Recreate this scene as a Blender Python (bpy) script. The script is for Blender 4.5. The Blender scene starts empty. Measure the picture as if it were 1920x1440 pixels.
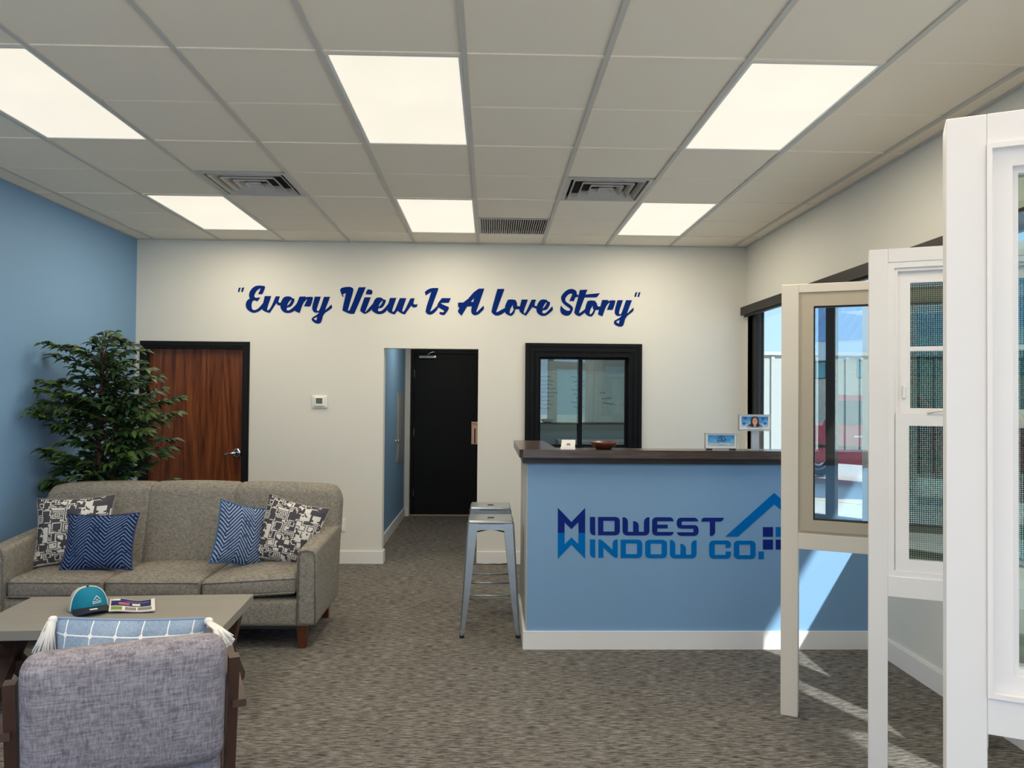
import bpy, math, random
from mathutils import Vector, Matrix
from mathutils.geometry import tessellate_polygon

S = bpy.context.scene
C = S.collection
rnd = random.Random(7)
R = math.radians

# ------------------------------------------------------------------ camera
F, PITCH, YAW, ROLL, H = 1463.64, 0.0163, 0.0271, 0.0085, 1.5824
_f = Vector((math.sin(YAW)*math.cos(PITCH), math.cos(YAW)*math.cos(PITCH), math.sin(PITCH)))
_r = Vector((math.cos(YAW), -math.sin(YAW), 0)); _u = _r.cross(_f)
_c, _s = math.cos(ROLL), math.sin(ROLL)
AX, AY = _c*_r + _s*_u, -_s*_r + _c*_u
cam = bpy.data.cameras.new('camera'); cam.sensor_width = 36; cam.lens = F/1920*36; cam.clip_start = .05; cam.clip_end = 400
co = bpy.data.objects.new('camera', cam); C.objects.link(co); S.camera = co
co.matrix_world = Matrix(((AX.x, AY.x, -_f.x, 0), (AX.y, AY.y, -_f.y, 0), (AX.z, AY.z, -_f.z, H), (0, 0, 0, 1)))
def ray(x, y): return AX*((x-960)/F) - AY*((y-720)/F) + _f
def ony(x, y, Y): d = ray(x, y); return d*(Y/d.y) + Vector((0, 0, H))     # where a photo point meets a wall at depth Y

# ------------------------------------------------------------------ world, sun, exposure
SUN_POWER, SKY_POWER, LAMP_POWER, DIFFUSER = 15.0, 2.75, 18.8, .95
W = bpy.data.worlds.new('sky'); S.world = W; W.use_nodes = True
nt = W.node_tree; bg = nt.nodes['Background']
gt = nt.nodes.new('ShaderNodeTexCoord'); gs = nt.nodes.new('ShaderNodeSeparateXYZ'); gr = nt.nodes.new('ShaderNodeValToRGB')
nt.links.new(gt.outputs['Generated'], gs.inputs[0]); nt.links.new(gs.outputs[2], gr.inputs[0])           # clear sky: paler towards the horizon, all around
for k_, (p_, c_) in enumerate(((0.0, (.46, .65, .90)), (.35, (.36, .57, .87)), (1.0, (.22, .42, .78)))):
    if k_ > 1: gr.color_ramp.elements.new(p_)
    gr.color_ramp.elements[k_].position = p_; gr.color_ramp.elements[k_].color = (*c_, 1)
nt.links.new(gr.outputs[0], bg.inputs[0]); bg.inputs[1].default_value = SKY_POWER
sun = bpy.data.lights.new('sun', 'SUN'); sun.energy = SUN_POWER; sun.angle = R(.9); sun.color = (1, .96, .90)
so = bpy.data.objects.new('sun', sun); C.objects.link(so)
so.rotation_euler = Vector((-.44, 1, -.75)).to_track_quat('-Z', 'Y').to_euler()
so.location = (20, -30, 30)
S.view_settings.view_transform = 'Standard'; S.view_settings.look = 'None'
S.view_settings.gamma = 1; S.view_settings.use_curve_mapping = False
S.view_settings.exposure = 0.0
S.cycles.use_denoising = True

# ------------------------------------------------------------------ materials
def lin(c):
    if max(c) <= 1: return tuple(c)
    return tuple(((v/255)/12.92 if v/255 <= .04045 else ((v/255+.055)/1.055)**2.4) for v in c)
def newmat(name):
    m = bpy.data.materials.new(name); m.use_nodes = True
    return m, m.node_tree, m.node_tree.nodes['Principled BSDF']
def N(t, kind, **kw):
    n = t.nodes.new(kind)
    for k, v in kw.items(): setattr(n, k, v)
    return n
def math_(t, op, a, b=None, c=None):
    n = N(t, 'ShaderNodeMath', operation=op)
    for i, v in enumerate((a, b, c)):
        if v is None: continue
        if isinstance(v, (int, float)): n.inputs[i].default_value = v
        else: t.links.new(v, n.inputs[i])
    return n.outputs[0]
def mixc(t, fac, a, b):
    n = N(t, 'ShaderNodeMix', data_type='RGBA')
    for i, v in ((0, fac), (6, a), (7, b)):
        if isinstance(v, (int, float)): n.inputs[i].default_value = v
        elif isinstance(v, tuple): n.inputs[i].default_value = (*v, 1)
        else: t.links.new(v, n.inputs[i])
    return n.outputs[2]
def noise(t, co_, scale, detail=3, rough=.55, stretch=None, dist=0):
    if stretch:
        mp = N(t, 'ShaderNodeMapping'); mp.inputs['Scale'].default_value = stretch; t.links.new(co_, mp.inputs[0]); co_ = mp.outputs[0]
    n = N(t, 'ShaderNodeTexNoise'); n.inputs['Scale'].default_value = scale; n.inputs['Detail'].default_value = detail
    n.inputs['Roughness'].default_value = rough; n.inputs['Distortion'].default_value = dist
    t.links.new(co_, n.inputs['Vector']); return n.outputs[0]
def ramp(t, fac, stops):
    n = N(t, 'ShaderNodeValToRGB'); e = n.color_ramp.elements
    while len(e) < len(stops): e.new(.5)
    for k, (p, c) in enumerate(stops): e[k].position = p; e[k].color = (*lin(c), 1)
    t.links.new(fac, n.inputs[0]); return n.outputs[0]
def bump(t, p, h, strength=.3, dist=.002):
    b = N(t, 'ShaderNodeBump'); b.inputs['Strength'].default_value = strength; b.inputs['Distance'].default_value = dist
    t.links.new(h, b.inputs['Height']); t.links.new(b.outputs[0], p.inputs['Normal'])
def mat(name, col, rough=.6, metal=0, var=.06, scale=12, bmp=0, stretch=None, spec=.4, detail=3):
    m, t, p = newmat(name); c = lin(col)
    p.inputs['Roughness'].default_value = rough; p.inputs['Metallic'].default_value = metal; p.inputs['Specular IOR Level'].default_value = spec
    tc = N(t, 'ShaderNodeTexCoord').outputs['Object']
    n = noise(t, tc, scale, detail, stretch=stretch)
    t.links.new(mixc(t, n, tuple(v*(1-var) for v in c), tuple(min(1, v*(1+var)) for v in c)), p.inputs['Base Color'])
    if bmp: bump(t, p, n, bmp)
    return m
MT = {}
MT['wall'] = mat('greige_wall_paint', (.70, .70, .65), .75, var=.012, scale=3, spec=.2)
MT['side_shaded'] = mat('shaded_greige_paint', (.42, .44, .42), .7, var=.02)  # wall greige with the shade on the counter side put into its colour
MT['blue'] = mat('blue_wall_paint', (.188, .342, .54), .55, var=.015, scale=3, spec=.3)
MT['white_trim'] = mat('white_trim_paint', (.78, .78, .77), .4, var=.01)
MT['tile'] = mat('ceiling_tile', (.92, .835, .715), .9, var=.05, scale=160, bmp=.15, spec=.1)
MT['tee'] = mat('ceiling_tee', (.60, .58, .54), .5, var=.02)
MT['black'] = mat('black_paint', (.006, .0065, .008), .5, var=.15, scale=6, spec=.22)
MT['casing'] = mat('black_casing', (.005, .006, .008), .45, var=.1, scale=6, spec=.14)
MT['bronze'] = mat('dark_bronze_metal', (.014, .013, .012), .45, 0, var=.1, spec=.25)
MT['chrome'] = mat('chrome', (.62, .62, .62), .18, 1, var=.03)
MT['plastic'] = mat('white_plastic', (.80, .80, .78), .4, var=.01)
MT['grey_panel'] = mat('grey_metal_panel', (.36, .36, .35), .5, .2)
MT['copper'] = mat('copper_plate', (.85, .55, .38), .35, .6, var=.06)
MT['dark'] = mat('dark_void', (.02, .02, .02), .8)
MT['louver'] = mat('vent_metal', (.56, .53, .50), .55, .1, var=.10, scale=9)
MT['steel'] = mat('galvanised_steel', (.33, .37, .395), .3, .75, var=.08, scale=14)
MT['rubber'] = mat('black_rubber', (.01, .01, .01), .6)
MT['cream'] = mat('cream_stand_paint', (.74, .69, .60), .4, var=.015)
MT['white_stand'] = mat('white_stand_paint', (.80, .775, .765), .35, var=.012)
MT['tan'] = mat('tan_vinyl', (.50, .44, .335), .35, var=.02)
MT['vinyl'] = mat('white_vinyl', (.83, .80, .785), .3, var=.01)
MT['leg'] = mat('red_brown_wood', (.10, .028, .012), .4, var=.3, scale=20, stretch=(1, 1, .15))
MT['darkwood'] = mat('dark_walnut', (.060, .030, .022), .42, var=.3, scale=26, stretch=(1, 1, .12))
MT['tabletop'] = mat('grey_tabletop', (.27, .255, .225), .5, var=.10, scale=10, stretch=(.2, 1, 1))
MT['sun_white'] = mat('white_siding', (.30, .32, .31), .6, var=.03)
MT['ground'] = mat('concrete_ground', (.55, .54, .50), .85, var=.12, scale=2, bmp=.1)
MT['road_line'] = mat('yellow_road_paint', (.75, .52, .12), .7)
MT['soffit'] = mat('brown_soffit', (.20, .13, .08), .7, stretch=(1, .1, 1))
MT['fascia'] = mat('pale_fascia', (.70, .74, .74), .6, var=.03)
MT['teal_glass'] = mat('teal_window_glass', (.10, .33, .36), .08, var=.3, scale=.8, spec=.8)
MT['red'] = mat('red_car_paint', (.50, .022, .05), .22, var=.04, spec=.7)
MT['dark_glass'] = mat('dark_car_glass', (.02, .03, .035), .05, spec=.9)
MT['tyre'] = mat('tyre_rubber', (.012, .012, .013), .8)
MT['navy_vinyl'] = mat('royal_blue_vinyl', (.003, .022, .165), .7, var=.06, scale=4, spec=.04)
MT['logo_navy'] = mat('logo_navy_vinyl', (.008, .022, .185), .7, var=.06, scale=4, spec=.04)
MT['logo_blue'] = mat('logo_bright_blue_vinyl', (.0, .135, .44), .7, var=.06, scale=4, spec=.04)
MT['teal'] = mat('teal_cap_fabric', (.0, .19, .31), .8, var=.08, scale=200, bmp=.2)
MT['cap_mesh'] = mat('pale_cap_mesh', (.52, .47, .40), .85, var=.25, scale=350, bmp=.3)
MT['cap_navy'] = mat('navy_cap_fabric', (.012, .018, .032), .8, var=.1, scale=200)
MT['thread'] = mat('white_thread', (.80, .82, .84), .8)
MT['paper'] = mat('white_paper', (.76, .75, .72), .6, var=.01)
MT['ink_navy'] = mat('print_navy', (.02, .025, .12), .4)
MT['ink_green'] = mat('print_green', (.20, .30, .06), .4, var=.5, scale=60)
MT['ink_grey'] = mat('print_grey', (.25, .23, .22), .4, var=.5, scale=60)
MT['ink_pink'] = mat('print_pink', (.45, .12, .22), .4, var=.4, scale=60)
MT['ink_black'] = mat('black_ink', (.01, .01, .015), .5)
MT['trunk'] = mat('trunk_bark', (.060, .030, .018), .8, var=.4, scale=30, bmp=.4, stretch=(1, 1, .2))
MT['bowl'] = mat('red_brown_bowl', (.10, .022, .012), .25, var=.35, scale=20, stretch=(.3, 1, 1))
MT['alu'] = mat('sign_aluminium', (.50, .51, .52), .4, .6)
MT['skin'] = mat('printed_skin', (.62, .32, .20), .5, var=.05)
MT['hair'] = mat('printed_dark_hair', (.025, .012, .012), .5)
MT['heart'] = mat('printed_blue_heart', (.02, .09, .30), .5)
MT['denim'] = mat('printed_denim', (.03, .12, .28), .5, var=.2, scale=60)
MT['chambray'] = mat('chambray_edge', (.24, .34, .50), .9)
MT['pot'] = mat('black_planter', (.02, .02, .02), .5)
MT['tassel'] = mat('white_tassel_yarn', (.82, .81, .79), .9, var=.12, scale=90, stretch=(1, 1, .1), bmp=.5)
MT['teal_sheet'] = mat('whiteboard', (.42, .50, .50), .3, var=.02)
MT['office'] = mat('office_wall', (.30, .32, .31), .8, var=.02)
MT['insect'] = None
def carpet():
    m, t, p = newmat('striated_carpet'); p.inputs['Roughness'].default_value = .95; p.inputs['Specular IOR Level'].default_value = .08
    o = N(t, 'ShaderNodeTexCoord').outputs['Object']
    a = noise(t, o, 1, 4, .62, (17, 105, 1)); b = noise(t, o, 1, 2, .5, (9, 30, 1)); c = noise(t, o, 1, 2, .6, (160, 380, 1)); d = noise(t, o, 1, 2, .5, (2.4, 2.4, 1))
    s = math_(t, 'ADD', math_(t, 'MULTIPLY', a, .80), math_(t, 'ADD', math_(t, 'MULTIPLY', b, .12), math_(t, 'ADD', math_(t, 'MULTIPLY', c, .22), math_(t, 'MULTIPLY', d, .06))))
    col = ramp(t, s, [(.46, (.046, .042, .039)), (.54, (.088, .081, .075)), (.61, (.160, .150, .134)), (.71, (.255, .242, .218))])
    t.links.new(col, p.inputs['Base Color']); bump(t, p, s, .5, .006); return m
MT['carpet'] = carpet()
def fabric(name, c1, c2, sc=1.0, bmp=.5):
    m, t, p = newmat(name); p.inputs['Roughness'].default_value = .95; p.inputs['Specular IOR Level'].default_value = .12
    o = N(t, 'ShaderNodeTexCoord').outputs['Object']
    a = noise(t, o, 1, 3, .6, (260*sc, 260*sc, 34*sc)); b = noise(t, o, 1, 3, .6, (34*sc, 34*sc, 260*sc)); c = noise(t, o, 40*sc, 3, .6)
    s = math_(t, 'ADD', math_(t, 'MULTIPLY', a, .4), math_(t, 'ADD', math_(t, 'MULTIPLY', b, .4), math_(t, 'MULTIPLY', c, .2)))
    t.links.new(ramp(t, s, [(.40, c1), (.60, c2)]), p.inputs['Base Color']); bump(t, p, s, bmp, .003); return m
MT['sofa'] = fabric('grey_taupe_sofa_fabric', (.140, .130, .110), (.335, .312, .272), 1.25)
MT['chair'] = fabric('lavender_grey_chair_weave', (.165, .150, .178), (.385, .360, .400), .62, .5)
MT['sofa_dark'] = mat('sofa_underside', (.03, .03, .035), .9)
def wood_door():
    m, t, p = newmat('red_oak_veneer'); p.inputs['Roughness'].default_value = .32
    o = N(t, 'ShaderNodeTexCoord').outputs['Object']
    w = noise(t, o, 1, 2, .5, (4.2, 1, .30), 0)
    rings = math_(t, 'FRACT', math_(t, 'MULTIPLY', w, 9))
    rings = math_(t, 'ABSOLUTE', math_(t, 'SUBTRACT', rings, .5))
    g = noise(t, o, 1, 4, .6, (90, 1, 4)); g2 = noise(t, o, 1, 3, .6, (16, 1, 1.2))
    s = math_(t, 'ADD', math_(t, 'MULTIPLY', rings, .32), math_(t, 'ADD', math_(t, 'MULTIPLY', g, .45), math_(t, 'MULTIPLY', g2, .35)))
    t.links.new(ramp(t, s, [(.32, (.050, .012, .004)), (.48, (.150, .040, .011)), (.66, (.26, .080, .022))]), p.inputs['Base Color'])
    return m
MT['oak'] = wood_door()
def counter_wood():
    m, t, p = newmat('dark_counter_wood'); p.inputs['Roughness'].default_value = .22
    o = N(t, 'ShaderNodeTexCoord').outputs['Object']
    a = noise(t, o, 1, 4, .6, (5, 60, 60)); b = noise(t, o, 1, 2, .5, (3, 8, 8))
    s = math_(t, 'ADD', math_(t, 'MULTIPLY', a, .6), math_(t, 'MULTIPLY', b, .4))
    t.links.new(ramp(t, s, [(.34, (.018, .010, .008)), (.52, (.060, .036, .028)), (.68, (.125, .085, .068))]), p.inputs['Base Color']); return m
MT['counter_wood'] = counter_wood()
MT['apron_wood'] = mat('shaded_black_brown_wood', (.022, .016, .014), .4, var=.4, scale=12, stretch=(.4, 6, 6))  # blackish wood, darkened further to paint in shade below the ledge
def stone():
    m, t, p = newmat('stone_wall'); p.inputs['Roughness'].default_value = .9
    o = N(t, 'ShaderNodeTexCoord').outputs['Object']; mp = N(t, 'ShaderNodeMapping'); mp.inputs['Rotation'].default_value = (R(90), 0, 0); t.links.new(o, mp.inputs[0])
    b = N(t, 'ShaderNodeTexBrick'); b.inputs['Scale'].default_value = 3; b.inputs['Color1'].default_value = (.60, .50, .36, 1); b.inputs['Color2'].default_value = (.70, .62, .48, 1); b.inputs['Mortar'].default_value = (.5, .45, .36, 1)
    t.links.new(mp.outputs[0], b.inputs[0]); t.links.new(b.outputs[0], p.inputs['Base Color']); return m
MT['stone'] = stone()
MT['blue_roof'] = mat('blue_metal_roof', (.20, .34, .50), .4, .2, var=.2, scale=1, stretch=(8, .2, .2))
def glass(name, tint, refl):
    m = bpy.data.materials.new(name); m.use_nodes = True; t = m.node_tree; t.nodes.clear()
    out = N(t, 'ShaderNodeOutputMaterial'); mx = N(t, 'ShaderNodeMixShader'); tr = N(t, 'ShaderNodeBsdfTransparent'); gl = N(t, 'ShaderNodeBsdfGlossy')
    ge = N(t, 'ShaderNodeNewGeometry'); dt = N(t, 'ShaderNodeVectorMath', operation='DOT_PRODUCT')
    t.links.new(ge.outputs['Normal'], dt.inputs[0]); t.links.new(ge.outputs['Incoming'], dt.inputs[1])
    k5 = math_(t, 'POWER', math_(t, 'SUBTRACT', 1.0, math_(t, 'ABSOLUTE', dt.outputs['Value'])), 5.0)     # Schlick, same from both sides of the pane
    fr = math_(t, 'MULTIPLY_ADD', k5, .5, .02)
    tr.inputs[0].default_value = (*tint, 1); gl.inputs['Roughness'].default_value = .0; gl.inputs[0].default_value = (.95, 1, .98, 1)
    t.links.new(math_(t, 'MINIMUM', math_(t, 'ADD', fr, refl), 1.0), mx.inputs[0])
    t.links.new(tr.outputs[0], mx.inputs[1]); t.links.new(gl.outputs[0], mx.inputs[2]); t.links.new(mx.outputs[0], out.inputs[0]); return m
MT['glass'] = glass('clear_window_glass', (.985, .992, .99), .005)
MT['glass_side'] = glass('solar_tinted_glass', (.725, .76, .765), .01)
MT['glass_office'] = glass('green_tinted_glass', (.82, .90, .89), .05)
MT['glass_tan'] = glass('coated_display_glass', (.80, .84, .83), .22)
MT['glass_white'] = glass('grey_green_display_glass', (.72, .80, .76), .03)
def screen():
    m = bpy.data.materials.new('insect_screen_mesh'); m.use_nodes = True; t = m.node_tree; t.nodes.clear()
    out = N(t, 'ShaderNodeOutputMaterial'); mx = N(t, 'ShaderNodeMixShader'); tr = N(t, 'ShaderNodeBsdfTransparent'); df = N(t, 'ShaderNodeBsdfDiffuse')
    df.inputs[0].default_value = (.05, .055, .05, 1)
    o = N(t, 'ShaderNodeTexCoord').outputs['Object']; sp = N(t, 'ShaderNodeSeparateXYZ'); t.links.new(o, sp.inputs[0])
    fx = math_(t, 'LESS_THAN', math_(t, 'FRACT', math_(t, 'MULTIPLY', sp.outputs[0], 130)), .36)
    fz = math_(t, 'LESS_THAN', math_(t, 'FRACT', math_(t, 'MULTIPLY', sp.outputs[2], 130)), .36)
    t.links.new(math_(t, 'MAXIMUM', fx, fz), mx.inputs[0]); t.links.new(tr.outputs[0], mx.inputs[1]); t.links.new(df.outputs[0], mx.inputs[2]); t.links.new(mx.outputs[0], out.inputs[0]); return m
MT['insect'] = screen()
def emit(name, col, s):
    m, t, p = newmat(name); p.inputs['Base Color'].default_value = (.8, .8, .8, 1)
    p.inputs['Emission Color'].default_value = (*col, 1); p.inputs['Emission Strength'].default_value = s; return m
def diffuser_mat():
    m = emit('lit_diffuser', (1, .93, .78), DIFFUSER); t = m.node_tree; p = t.nodes['Principled BSDF']
    p.inputs['Base Color'].default_value = (.3, .3, .3, 1)
    o = N(t, 'ShaderNodeTexCoord').outputs['Object']; n = noise(t, o, 2.2, 2)
    t.links.new(math_(t, 'MULTIPLY_ADD', n, .16*DIFFUSER, .84*DIFFUSER), p.inputs['Emission Strength']); return m
MT['diffuser'] = diffuser_mat()
def uvmat(name, fn, rough=.95):
    m, t, p = newmat(name); p.inputs['Roughness'].default_value = rough; p.inputs['Specular IOR Level'].default_value = .1
    uv = N(t, 'ShaderNodeTexCoord').outputs['UV']; sp = N(t, 'ShaderNodeSeparateXYZ'); t.links.new(uv, sp.inputs[0])
    fn(t, p, uv, sp.outputs[0], sp.outputs[1]); return m
def maze(t, p, uv, u, v):
    d = noise(t, uv, 9, 2); mp = N(t, 'ShaderNodeMapping'); mp.inputs['Scale'].default_value = (1, 1.05, 1); t.links.new(uv, mp.inputs[0])
    vo = N(t, 'ShaderNodeTexVoronoi', distance='CHEBYCHEV', feature='F1'); vo.inputs['Scale'].default_value = 8.0; vo.inputs['Randomness'].default_value = .85
    t.links.new(mp.outputs[0], vo.inputs['Vector'])
    s = math_(t, 'SINE', math_(t, 'ADD', math_(t, 'MULTIPLY', vo.outputs['Distance'], 29), math_(t, 'MULTIPLY', d, 1.2)))
    n = noise(t, uv, 13, 1); cut = math_(t, 'GREATER_THAN', n, .40)
    ve = N(t, 'ShaderNodeTexVoronoi', distance='MANHATTAN', feature='F1'); ve.inputs['Scale'].default_value = 11; t.links.new(uv, ve.inputs['Vector'])
    f = math_(t, 'MULTIPLY', math_(t, 'GREATER_THAN', s, -.1), cut)
    t.links.new(mixc(t, f, (.075, .072, .085), (.70, .67, .61)), p.inputs['Base Color']); bump(t, p, f, .4, .004)
MT['maze'] = uvmat('tribal_print_linen', maze)
def chev(base, lo, k, dens):
    def fn(t, p, uv, u, v):
        z = math_(t, 'PINGPONG', math_(t, 'ADD', u, .12), .25)
        s = math_(t, 'FRACT', math_(t, 'MULTIPLY', math_(t, 'ADD', v, math_(t, 'MULTIPLY', z, k)), 15))
        line = math_(t, 'LESS_THAN', s, dens)
        n = noise(t, uv, 30, 2); n2 = noise(t, uv, 5, 2)
        f = math_(t, 'MULTIPLY', line, math_(t, 'GREATER_THAN', math_(t, 'ADD', math_(t, 'MULTIPLY', n, .6), math_(t, 'MULTIPLY', n2, .5)), .46))
        t.links.new(mixc(t, f, base, lo), p.inputs['Base Color']); bump(t, p, f, .3, .002)
    return fn
MT['chev'] = uvmat('navy_chevron_cloth', chev((.010, .026, .095), (.24, .32, .43), 1.1, .24))
MT['chev2'] = uvmat('denim_chevron_cloth', chev((.030, .062, .16), (.40, .48, .58), 1.1, .34))
def gridp(t, p, uv, u, v):
    fu = math_(t, 'ABSOLUTE', math_(t, 'SUBTRACT', math_(t, 'FRACT', math_(t, 'MULTIPLY', u, 6)), .5))
    fv = math_(t, 'ABSOLUTE', math_(t, 'SUBTRACT', math_(t, 'FRACT', math_(t, 'MULTIPLY', v, 4)), .5))
    l = math_(t, 'MAXIMUM', math_(t, 'LESS_THAN', fu, .022), math_(t, 'LESS_THAN', fv, .022))
    l = math_(t, 'MAXIMUM', l, math_(t, 'LESS_THAN', math_(t, 'ADD', fu, fv), .11))
    a = noise(t, uv, 1, 3, .6, (40, 320, 1)); b = noise(t, uv, 1, 3, .6, (320, 40, 1)); c = noise(t, uv, 4, 2)
    s = math_(t, 'ADD', math_(t, 'MULTIPLY', a, .4), math_(t, 'ADD', math_(t, 'MULTIPLY', b, .4), math_(t, 'MULTIPLY', c, .25)))
    t.links.new(mixc(t, l, ramp(t, s, [(.36, (.13, .21, .36)), (.68, (.42, .53, .67))]), (.84, .86, .88)), p.inputs['Base Color'])
MT['gridpillow'] = uvmat('chambray_windowpane_cloth', gridp)
def signbg(t, p, uv, u, v):
    n = noise(t, uv, 3, 4)
    t.links.new(ramp(t, math_(t, 'ADD', math_(t, 'MULTIPLY', n, .6), math_(t, 'MULTIPLY', v, .4)), [(.25, (.45, .62, .75)), (.5, (.10, .35, .62)), (.75, (.03, .16, .45))]), p.inputs['Base Color'])
MT['sign_sky'] = uvmat('printed_blue_sky', signbg, .4)
def leafm():
    m, t, p = newmat('ficus_leaf'); p.inputs['Roughness'].default_value = .5
    oi = N(t, 'ShaderNodeObjectInfo'); o = N(t, 'ShaderNodeTexCoord').outputs['Object']; n = noise(t, o, 9, 2)
    geo = N(t, 'ShaderNodeNewGeometry')
    s = math_(t, 'ADD', math_(t, 'MULTIPLY', oi.outputs['Random'], .6), math_(t, 'MULTIPLY', geo.outputs['Random Per Island'], .4))
    t.links.new(ramp(t, s, [(.12, (.014, .038, .014)), (.5, (.038, .090, .020)), (.85, (.105, .185, .034))]), p.inputs['Base Color']); return m
MT['leafy'] = leafm()

# ------------------------------------------------------------------ mesh helpers
class G:
    def __init__(s): s.v = []; s.f = []; s.uv = None
    def add(s, vs, fs):
        b = len(s.v); s.v += [tuple(v) for v in vs]; s.f += [tuple(i+b for i in f) for f in fs]; return s
    def box(s, x0, x1, y0, y1, z0, z1):
        return s.add([(x, y, z) for z in (z0, z1) for y in (y0, y1) for x in (x0, x1)],
                     [(0, 2, 3, 1), (4, 5, 7, 6), (0, 1, 5, 4), (2, 6, 7, 3), (0, 4, 6, 2), (1, 3, 7, 5)])
    def hexa(s, lo, hi):                       # two quads (lists of 4 points)
        return s.add(list(lo)+list(hi), [(3, 2, 1, 0), (4, 5, 6, 7), (0, 1, 5, 4), (1, 2, 6, 5), (2, 3, 7, 6), (3, 0, 4, 7)])
    def bar(s, a, b, w, d, up=(0, 0, 1)):      # rectangular bar from a to b
        a, b = Vector(a), Vector(b); z = (b-a).normalized(); x = Vector(up).cross(z)
        if x.length < 1e-4: x = Vector((1, 0, 0)).cross(z)
        x.normalize(); y = z.cross(x)
        q = [x*(i*w/2)+y*(j*d/2) for i, j in ((-1, -1), (1, -1), (1, 1), (-1, 1))]
        return s.hexa([a+k for k in q], [b+k for k in q])
    def tube(s, pts, rad, n=8, caps=True):
        pts = [Vector(p) for p in pts]; rr = rad if isinstance(rad, (list, tuple)) else [rad]*len(pts)
        b = len(s.v); up = Vector((.13, .21, 1)).normalized(); vs = []
        for i, p in enumerate(pts):
            d = (pts[min(i+1, len(pts)-1)]-pts[max(i-1, 0)]).normalized(); x = up.cross(d)
            if x.length < .05: x = Vector((1, 0, 0)).cross(d)
            x.normalize(); y = d.cross(x)
            vs += [p+(x*math.cos(2*math.pi*k/n)+y*math.sin(2*math.pi*k/n))*rr[i] for k in range(n)]
        fs = [(i*n+k, i*n+(k+1) % n, (i+1)*n+(k+1) % n, (i+1)*n+k) for i in range(len(pts)-1) for k in range(n)]
        if caps: fs += [tuple(range(n-1, -1, -1)), tuple((len(pts)-1)*n+k for k in range(n))]
        return s.add(vs, fs)
    def lathe(s, prof, n=28, c=(0, 0, 0), a0=0, a1=2*math.pi):
        full = abs(a1-a0-2*math.pi) < 1e-6; m = n if full else n+1; vs = []
        for r_, z in prof:
            vs += [(c[0]+r_*math.cos(a0+(a1-a0)*k/n), c[1]+r_*math.sin(a0+(a1-a0)*k/n), c[2]+z) for k in range(m)]
        fs = [(i*m+k, i*m+(k+1) % m, (i+1)*m+(k+1) % m, (i+1)*m+k) for i in range(len(prof)-1) for k in range(n)]
        return s.add(vs, fs)
    def rbox(s, c, size, r, n=4, puff=(0, 0, 0), fn=None):
        h = [v/2 for v in size]; r = min(r, min(h)*.98)
        def pl(hh):
            e = [0, .25, .55, .8]; inner = [-(hh-r)+2*(hh-r)*k/n for k in range(n+1)]
            return [-hh+r*q for q in e]+inner+[hh-r*q for q in reversed(e)]
        L = [pl(q) for q in h]; idx = {}; vs = []
        def vid(p):
            k = tuple(round(q, 6) for q in p)
            if k in idx: return idx[k]
            i = [max(-(h[a]-r), min(h[a]-r, p[a])) for a in range(3)]; d = Vector([p[a]-i[a] for a in range(3)])
            q = Vector(i)+d.normalized()*r
            for a in range(3):
                b_, c_ = (a+1) % 3, (a+2) % 3
                if puff[a]: q[a] += puff[a]*(p[a]/h[a])*max(0, 1-(p[b_]/h[b_])**2)*max(0, 1-(p[c_]/h[c_])**2)
            if fn: q = Vector(fn(q))
            idx[k] = len(vs); vs.append(q+Vector(c)); return idx[k]
        fs = []
        for a in range(3):
            b_, c_ = (a+1) % 3, (a+2) % 3
            for sg in (-1, 1):
                for i in range(len(L[b_])-1):
                    for j in range(len(L[c_])-1):
                        q = []
                        for (ii, jj) in ((i, j), (i+1, j), (i+1, j+1), (i, j+1)):
                            p = [0, 0, 0]; p[a] = sg*h[a]; p[b_] = L[b_][ii]; p[c_] = L[c_][jj]; q.append(vid(p))
                        fs.append(tuple(q if sg > 0 else reversed(q)))
        return s.add(vs, fs)
    def poly(s, outer, holes, to3, depth):     # flat shape with holes, extruded; to3(x,y,k) with k = 0 or 1 layer
        loops = [[Vector((x, y, 0)) for x, y in outer]]+[[Vector((x, y, 0)) for x, y in hh] for hh in holes]
        flat = [p for l in loops for p in l]; nn = len(flat)
        tris = tessellate_polygon(loops)
        vs = [to3(p.x, p.y, 0) for p in flat]+[to3(p.x, p.y, 1) for p in flat]
        fs = [tuple(t_) for t_ in tris]+[tuple(i+nn for i in reversed(t_)) for t_ in tris]; b = 0
        for l in loops:
            for i in range(len(l)): j = (i+1) % len(l); fs.append((b+i, b+j, b+j+nn, b+i+nn))
            b += len(l)
        return s.add(vs, fs)
    def build(s, name, m, parent=None, smooth=False, loc=None, rot=None, recalc=False):
        me = bpy.data.meshes.new(name); me.from_pydata(s.v, [], s.f)
        if s.uv:
            l = me.uv_layers.new()
            for lo in me.loops: l.data[lo.index].uv = s.uv[lo.vertex_index]
        me.validate()
        if recalc:
            import bmesh
            bm = bmesh.new(); bm.from_mesh(me); bmesh.ops.recalc_face_normals(bm, faces=bm.faces); bm.to_mesh(me); bm.free()
        me.materials.append(MT[m] if isinstance(m, str) else m)
        if smooth:
            me.shade_smooth()
        o = bpy.data.objects.new(name, me); C.objects.link(o)
        if parent: o.parent = parent
        if loc: o.location = loc
        if rot: o.rotation_euler = rot
        return o
def thing(name, label, cat, loc=(0, 0, 0), rz=0, group=None):
    o = bpy.data.objects.new(name, None); o.empty_display_size = .1; C.objects.link(o); o.location = loc; o.rotation_euler = (0, 0, rz)
    return tag(o, label, cat, group)
def tag(o, label, cat, group=None):
    o['label'] = label; o['category'] = cat
    if group: o['group'] = group
    return o
def struct(o, label=None):
    o['kind'] = 'structure'
    if label: o['label'] = label
    return o
def sempty(name, loc=(0, 0, 0), label=None):
    o = bpy.data.objects.new(name, None); C.objects.link(o); o.location = loc; return struct(o, label)
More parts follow.
